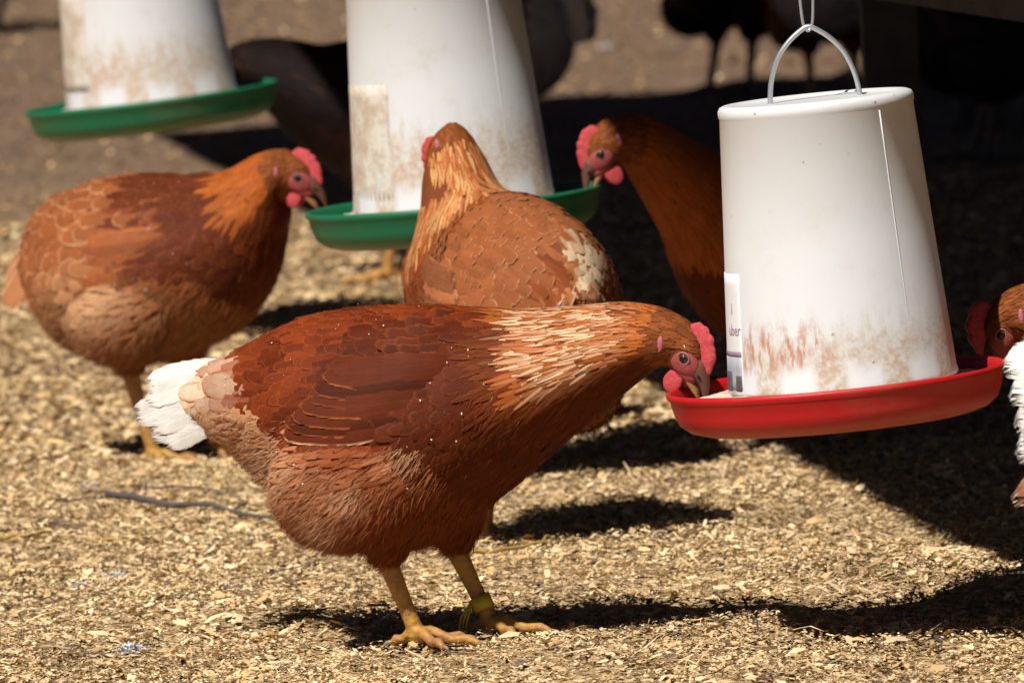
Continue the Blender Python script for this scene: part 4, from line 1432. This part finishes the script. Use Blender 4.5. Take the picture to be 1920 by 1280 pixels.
def col3(f, z):
    u, v, t = f['u'], f['v'], f['rng'].random(f['m'])
    ws = np.clip((134 + 8 * np.sin(v * .09 + f['p'][:, 1] * 60) - u) / 30, 0, 1) * np.clip((440 - v) / 30, 0, 1) * np.clip((.012 - f['p'][:, 1]) / .02, 0, 1)
    rp = (u >= 105) & (u < 330)
    setc(z, rp, C3(.29, .095, .034), C3(.54, .28, .14), t, .75)
    z['L'][rp] = .030; z['hw'][rp] = .0090; z['r'][rp] = .0078; z['rimw'][rp] = .55; z['lift'] *= .7
    z['Col'] = lerp(z['Col'], C3(.66, .50, .33), ws); z['Edge'] = lerp(z['Edge'], C3(.66, .46, .28), ws); q = ws > .15; z['lance'][q] = False; z['fluff'] *= 1 - ws; z['L'][q] = .028; z['hw'][q] = .0085; z['r'][q] = .0070; z['rimw'][q] = .5; z['lift'][q] = .5
    hk = z['lance'] & (f['s'] > 7.1) & (f['s'] < 9.4)
    kk = f['rng'].uniform(0, .9, f['m']) * hk
    z['Col'] = lerp(z['Col'], C3(.64, .38, .17), kk); z['Edge'][hk] = C3(.34, .10, .022); z['rimw'][hk] = .05


p3 = at(974, 460, 8.62)
loc3 = Vector((p3.x, p3.y, float(bump(p3.x, p3.y))))
hen3 = make_hen('brown hen with its back turned and cream tail tip, in front of the middle feeder', 'hen', ST3, 1925 / 1.13, (265, 858), math.radians(119), loc3,
                dict(at=(508, 262), pitch=math.radians(72), yaw=.42, comb=.0125), [((400, 690), (445, 850), .000, -.1), ((410, 690), (455, 855), .056, .1)],
                PAL_LIGHT, dict(shoulder=(455, 410), tip=(165, 500), col=C3(.32, .11, .045), edge=C3(.48, .24, .12), ccol=C3(.26, .085, .032), cedge=C3(.42, .18, .08), n=6, fw=.012),
                thigh=[(300, 600, 95, 85, .038, .062)], seed=3, neck0=7.2, head0=9.5, tail=dict(root=(110, 440), tip=(52, 455), h=.006, n=3, col=C3(.66, .50, .33), edge=C3(.56, .33, .17), w=.011, spread=.1),
                colour=colour_plain(7.2, 9.5, PAL_LIGHT, col3), fluff_n=16000, group=GROUP, stretch=.86, roll_fix=False)

# ---- the hen behind on the right, only its neck in the sun
ST4 = [(1690, 430, 50, .022, 0), (1650, 430, 125, .055, 0), (1600, 430, 170, .085, 0), (1545, 435, 185, .098, 0), (1480, 440, 180, .098, 0), (1400, 435, 165, .090, 10),
       (1320, 352, 100, .054, 38), (1240, 268, 66, .037, 48), (1184, 218, 48, .029, 20), (1138, 214, 40, .020, -25)]
g4 = at(1585, 812, 9.38)
loc4 = Vector((g4.x, g4.y, float(bump(g4.x, g4.y))))
FOOT4 = (1585, 812)


def col4(f, z):
    t = f['rng'].random(f['m'])
    hk = z['lance'] & (f['s'] < 8.4)
    setc(z, hk, C3(.30, .066, .013), C3(.40, .11, .026), t, 1)


hen4 = make_hen('brown hen half in shade behind the green tray, orange neck in the sun', 'hen', ST4, FPX / 9.38, FOOT4, math.radians(46), loc4,
                dict(at=(1130, 226), pitch=math.radians(52), yaw=-.6, comb=.0115), [((1580, 690), (1580, 808), -.036, .1), ((1590, 690), (1600, 808), .036, -.1)],
                PAL_RED, dict(shoulder=(1400, 400), tip=(1620, 480), col=C3(.20, .05, .018), edge=C3(.3, .09, .03), n=6, fw=.012), mirror=True,
                thigh=[(1560, 600, 75, 85, .038, .060)], seed=4, neck0=5.6, head0=8.3, tail=dict(root=(1665, 400), tip=(1720, 370), h=.02, n=5, col=C3(.25, .08, .03), edge=C3(.35, .14, .06), w=.013),
                colour=colour_plain(5.6, 8.3, PAL_RED, col4), fluff_n=4000, group=GROUP)


def place_head(root, st_head_local, target, ang):
    """stand a hen so that its head comes to the target point; feet stay on the ground by a small change of size"""
    x, y, z = st_head_local
    k = target.z / z
    c, s = math.cos(ang), math.sin(ang)
    root.scale = (k, k, k)
    root.location = (target.x - k * (x * c - y * s), target.y - k * (x * s + y * c), 0.0)


# ---- the hen at the right edge eating from the red tray
x5, z5 = (1272 - 830) / S1, (1215 - 641) / S1
hen5 = make_hen('brown hen at the right edge pecking in the red tray, only head and neck showing', 'hen', ST1, S1, FOOT1, math.radians(-20), (0, 0, 0),
                dict(at=(1272, 641), pitch=math.radians(62), yaw=.35, comb=.019), [((760, 1062), (812, 1205), -.036, -.10), ((832, 1056), (893, 1190), .036, -.15)],
                PAL_RED, WING1, thigh=[(700, 905, 135, 120, .040, .060)], seed=5, neck0=6.7, head0=10.2, tail=TAIL1,
                colour=colour_plain(6.7, 10.2, dict(PAL_RED, hackle=C3(.42, .13, .03))), fluff_n=3000, group=GROUP, stretch=1.0, roll_fix=False)
hen5.rotation_euler = (0, 0, math.radians(170))
place_head(hen5, (x5, 0, z5), at(1886, 606, 7.94), math.radians(170))

# ---- the hen whose stern enters at the right edge
hen6 = make_hen('hen cut off by the right edge, fluffy white stern beside the red tray', 'hen', ST1, S1, FOOT1, 0, (0, 0, 0),
                dict(at=(1272, 641), pitch=math.radians(57), yaw=-.2, comb=.0135), [((760, 1062), (812, 1205), -.036, -.10), ((832, 1056), (893, 1190), .036, -.15)],
                PAL_LIGHT, dict(WING1, tip=(480, 900), shoulder=(900, 720), col=C3(.46, .20, .09), edge=C3(.62, .36, .2)), thigh=[(700, 905, 135, 120, .040, .060)], seed=6, neck0=6.7, head0=10.2,
                tail=[dict(TAIL1, w=.016, h=.022, root=(430, 760), tip=(274, 765), spread=.16, col=C3(.74, .72, .69), edge=C3(.70, .66, .60)), dict(root=(500, 920), tip=(300, 985), h=.045, n=6, col=C3(.30, .115, .05), edge=C3(.56, .36, .24), w=.016, spread=.4)],
                colour=colour_plain(6.7, 10.2, PAL_LIGHT, col1), fluff_n=5000, group=GROUP, stretch=1.0, roll_fix=False)
a6 = math.radians(-14)
hen6.rotation_euler = (0, 0, a6)
t6 = at(1902, 716, 7.35)
xt, zt6 = (270 - 830) / S1, (1215 - 765) / S1
k6 = t6.z / zt6
hen6.scale = (k6, k6, k6)
hen6.location = (t6.x - k6 * xt * math.cos(a6), t6.y - k6 * xt * math.sin(a6), 0)

# ---- the dark hen behind, eating from the farthest feeder
ST7 = [(915, 170, 38, .022, 0), (870, 180, 100, .05, 0), (805, 198, 135, .08, 0), (735, 210, 145, .09, 0), (665, 210, 135, .086, 0), (605, 196, 112, .07, 0),
       (555, 168, 92, .055, 5), (510, 145, 74, .042, 0), (470, 132, 56, .034, -15), (440, 130, 40, .02, -40)]
loc7 = ground_hit(740, 528)
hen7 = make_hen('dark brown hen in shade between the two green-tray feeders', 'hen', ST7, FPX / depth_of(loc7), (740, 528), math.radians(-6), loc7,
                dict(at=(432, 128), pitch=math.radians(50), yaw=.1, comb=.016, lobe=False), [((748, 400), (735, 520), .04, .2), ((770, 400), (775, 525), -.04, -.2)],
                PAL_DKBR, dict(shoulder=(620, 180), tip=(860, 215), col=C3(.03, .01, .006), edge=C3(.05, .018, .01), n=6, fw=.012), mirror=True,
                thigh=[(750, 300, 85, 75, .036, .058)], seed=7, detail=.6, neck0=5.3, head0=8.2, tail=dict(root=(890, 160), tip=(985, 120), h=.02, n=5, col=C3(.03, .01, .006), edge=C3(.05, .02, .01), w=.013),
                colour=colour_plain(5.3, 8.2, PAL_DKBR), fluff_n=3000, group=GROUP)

# ---- hens farther back: one black, one brown, copied for the others
hen8 = make_hen('black hen with dark legs at the top, behind the red-tray feeder', 'hen', ST2, 1925, (265, 858), math.radians(238), ground_hit(1385, 172),
                dict(at=(545, 304), pitch=math.radians(20), comb=.017), [((262, 715), (300, 850), -.036, -.1), ((290, 712), (312, 855), .036, .1)],
                PAL_BLACK, dict(shoulder=(455, 410), tip=(165, 500), col=C3(.014, .012, .012), edge=C3(.03, .028, .028), n=5, fw=.012),
                thigh=[(300, 600, 95, 85, .038, .062)], seed=8, detail=.4, neck0=6.2, head0=8.5, tail=dict(root=(85, 440), tip=(-30, 340), h=.018, n=5, col=C3(.015, .012, .012), edge=C3(.02, .02, .02), w=.014),
                colour=colour_plain(6.2, 8.5, PAL_BLACK), fluff_n=2000, group=GROUP, stretch=1.2, roll_fix=False, leg_m=M_LEG_DARK)


def col11(f, z):
    t = f['rng'].random(f['m'])
    a = (f['u'] < 150)
    setc(z, a, C3(.55, .48, .40), C3(.5, .4, .3), t, .9)


hen11 = make_hen('brown hen almost hidden behind the middle feeder, flank showing beside its barrel', 'hen', ST2, 1925, (265, 858), math.radians(-78), ground_hit(935, 812),
                 dict(at=(545, 304), pitch=math.radians(45), comb=.017), [((262, 715), (300, 850), -.036, -.1), ((290, 712), (312, 855), .036, .1)],
                 PAL_LIGHT, dict(shoulder=(455, 410), tip=(165, 500), col=C3(.30, .09, .03), edge=C3(.45, .19, .08), n=5, fw=.012),
                 thigh=[(300, 600, 95, 85, .038, .062)], seed=9, detail=.5, neck0=6.2, head0=8.5, tail=dict(root=(85, 440), tip=(0, 420), h=.018, n=5, col=C3(.6, .52, .44), edge=C3(.6, .45, .3), w=.014),
                 colour=colour_plain(6.2, 8.5, PAL_LIGHT, col11), fluff_n=3000, group=GROUP, stretch=1.15, roll_fix=False)

hen11.scale = (.86, .86, .86)


def copy_tree(o, parent=None):
    c = o.copy()
    COL.objects.link(c)
    if parent is not None:
        c.parent = parent
    for ch in list(o.children):
        copy_tree(ch, c)
    return c


def hen_copy(src, label, loc, ang, k=1.0):
    c = copy_tree(src)
    c['label'] = label
    c.location = loc
    c.rotation_euler = (0, 0, math.radians(ang))
    c.scale = (k, k, k)
    return c


hen_copy(hen8, 'black bird cut off by the top left corner of the yard', ground_hit(5, 62), 170)
hen_copy(hen8, 'black hen lurking in the shade under the henhouse', ground_hit(1870, 300), 200)
hen_copy(hen11, 'brown hen with pale stern standing far behind the middle feeder', ground_hit(915, 330), 165)
hen_copy(hen11, 'brown hen with pale stern at the top, seen behind the wire bail', ground_hit(1562, 196), 82, .92)

# ================================================================== litter that can be picked up one by one
M_TWIG = simple_mat('twig_bark', (.10, .080, .075), .85, .15, .45, 70, .8, 150)
M_STRAW = simple_mat('straw_stalk', (.50, .30, .09), .6, .3, .3, 60)
M_DUST = simple_mat('white_down', (.75, .75, .77), .9, .05, .1, 200)


def stalk(name, a, b, r, mat, label, group, cat, sag=0.004, seed=0, side=None):
    rg = random.Random(seed)
    A, B = ground_hit(*a), ground_hit(*b)
    base = (A + B) / 2
    n = 9
    pts, rad = [], []
    for i in range(n):
        t = i / (n - 1)
        p = A.lerp(B, t) - base
        w = p + Vector((rg.uniform(-1, 1), rg.uniform(-1, 1), 0)) * (A - B).length * .007
        w.z = float(bump(base.x + w.x, base.y + w.y)) - base.z + r + .006 + rg.uniform(0, sag)
        pts.append(w); rad.append(r * (1 - .45 * t) * rg.uniform(.85, 1.15))
    bm = bmesh.new()
    add_tube(bm, pts, rad, 8)
    if side:
        for t0, dx, dy in side:
            p = pts[int(t0 * (n - 1))]
            add_tube(bm, [p, p + Vector((dx * .5, dy * .5, .005)), p + Vector((dx, dy, .004))], [r * .6, r * .45, r * .2], 6)
    o = link(name, bm_mesh(name, bm), mat, None, label=label, category=cat, group=group)
    o.location = base
    return o


TW, SW = 'twigs on the wood shavings', 'straw stalks on the wood shavings'
stalk('twig', (205, 958), (520, 984), .0034, M_TWIG, 'long straight grey twig on the shavings left of the near hen', TW, 'twig', seed=1, side=[(.75, .012, .02)])
stalk('twig', (250, 930), (440, 944), .0013, M_TWIG, 'thin dark twig just above the long grey twig', TW, 'twig', seed=2, side=[(.15, -.004, .05)])
stalk('twig', (75, 968), (195, 955), .0014, M_TWIG, 'short brown twig left of the long grey twig', TW, 'twig', seed=3)
stalk('twig', (95, 1000), (165, 1004), .0011, M_TWIG, 'tiny dark twig below the long grey twig at the left', TW, 'twig', seed=4)
stalk('twig', (30, 1140), (130, 1144), .0011, M_TWIG, 'thin dark twig low at the left edge', TW, 'twig', seed=5)
stalk('twig', (430, 1092), (600, 1072), .0009, M_TWIG, 'hair-thin twig under the fluffy belly of the near hen', TW, 'twig', seed=6)
stalk('twig', (1395, 1150), (1432, 1205), .0010, M_TWIG, 'thin dark twig between the two shadows at the lower right', TW, 'twig', seed=7)
stalk('twig', (1340, 1125), (1378, 1168), .0010, M_TWIG, 'thin dark twig at the tip of the near hen\'s shadow', TW, 'twig', seed=8)
stalk('straw', (872, 1062), (1045, 1028), .0021, M_STRAW, 'golden straw stalk beside the far leg of the near hen', SW, 'straw', seed=9)
stalk('straw', (-20, 1022), (95, 1010), .0024, M_STRAW, 'golden straw stalk lying at the left edge', SW, 'straw', seed=10)
stalk('straw', (165, 1026), (260, 1022), .0016, M_STRAW, 'bent golden straw stalk under the long grey twig', SW, 'straw', seed=11, side=[(.9, .02, .03)])
stalk('straw', (1000, 1036), (1040, 1020), .0014, M_STRAW, 'short straw stub at the end of the golden stalk', SW, 'straw', seed=12)
stalk('straw', (1848, 1136), (1882, 1165), .0009, M_STRAW, 'thin pale stalk on the shadow at the lower right', SW, 'straw', seed=13)
stalk('straw', (470, 1216), (560, 1205), .0013, M_STRAW, 'thin straw stalk left of the near hen\'s shadow', SW, 'straw', seed=14)


def tuft(px, py, r, label, seed):
    rg = np.random.default_rng(seed)
    m = 260
    d = norm(rg.normal(0, 1, (m, 3)) + np.array([0, 0, .4])); d[:, 2] = np.abs(d[:, 2])
    ts = np.linspace(0, 1, 4)
    P = d[:, None] * (r * rg.uniform(.5, 1, m)[:, None, None] * ts[None, :, None]) + rg.normal(0, r * .15, (m, 1, 3))
    P[:, :, 2] = np.abs(P[:, :, 2]) * .6 + .006
    T = norm(np.cross(d, rg.normal(0, 1, (m, 3))))[:, None].repeat(4, 1)
    V, F, uv, a, b = build_strips(P, T, T, np.full((m, 4), .0006), np.ones((m, 3)), np.ones((m, 3)), 0, 2)
    o = link('down_tuft', mesh_np('down_tuft', V, F), M_DUST, None, label=label, category='feather tuft', group='tufts of white down on the ground')
    o.location = ground_hit(px, py)


tuft(247, 1232, .013, 'largest white down tuft on the shavings at the lower left', 1)
tuft(170, 920, .011, 'white down tuft on the shavings near the left hen\'s shadow', 2)
tuft(215, 1095, .012, 'pale down tuft in the middle of the shavings at the left', 3)
tuft(422, 1120, .006, 'tiny white down speck left of the near hen\'s shadow', 4)
tuft(152, 1117, .008, 'small pale down wisp left of the middle tuft', 5)
tuft(1133, 95, .012, 'white speck on the bare soil at the top, far behind', 6)
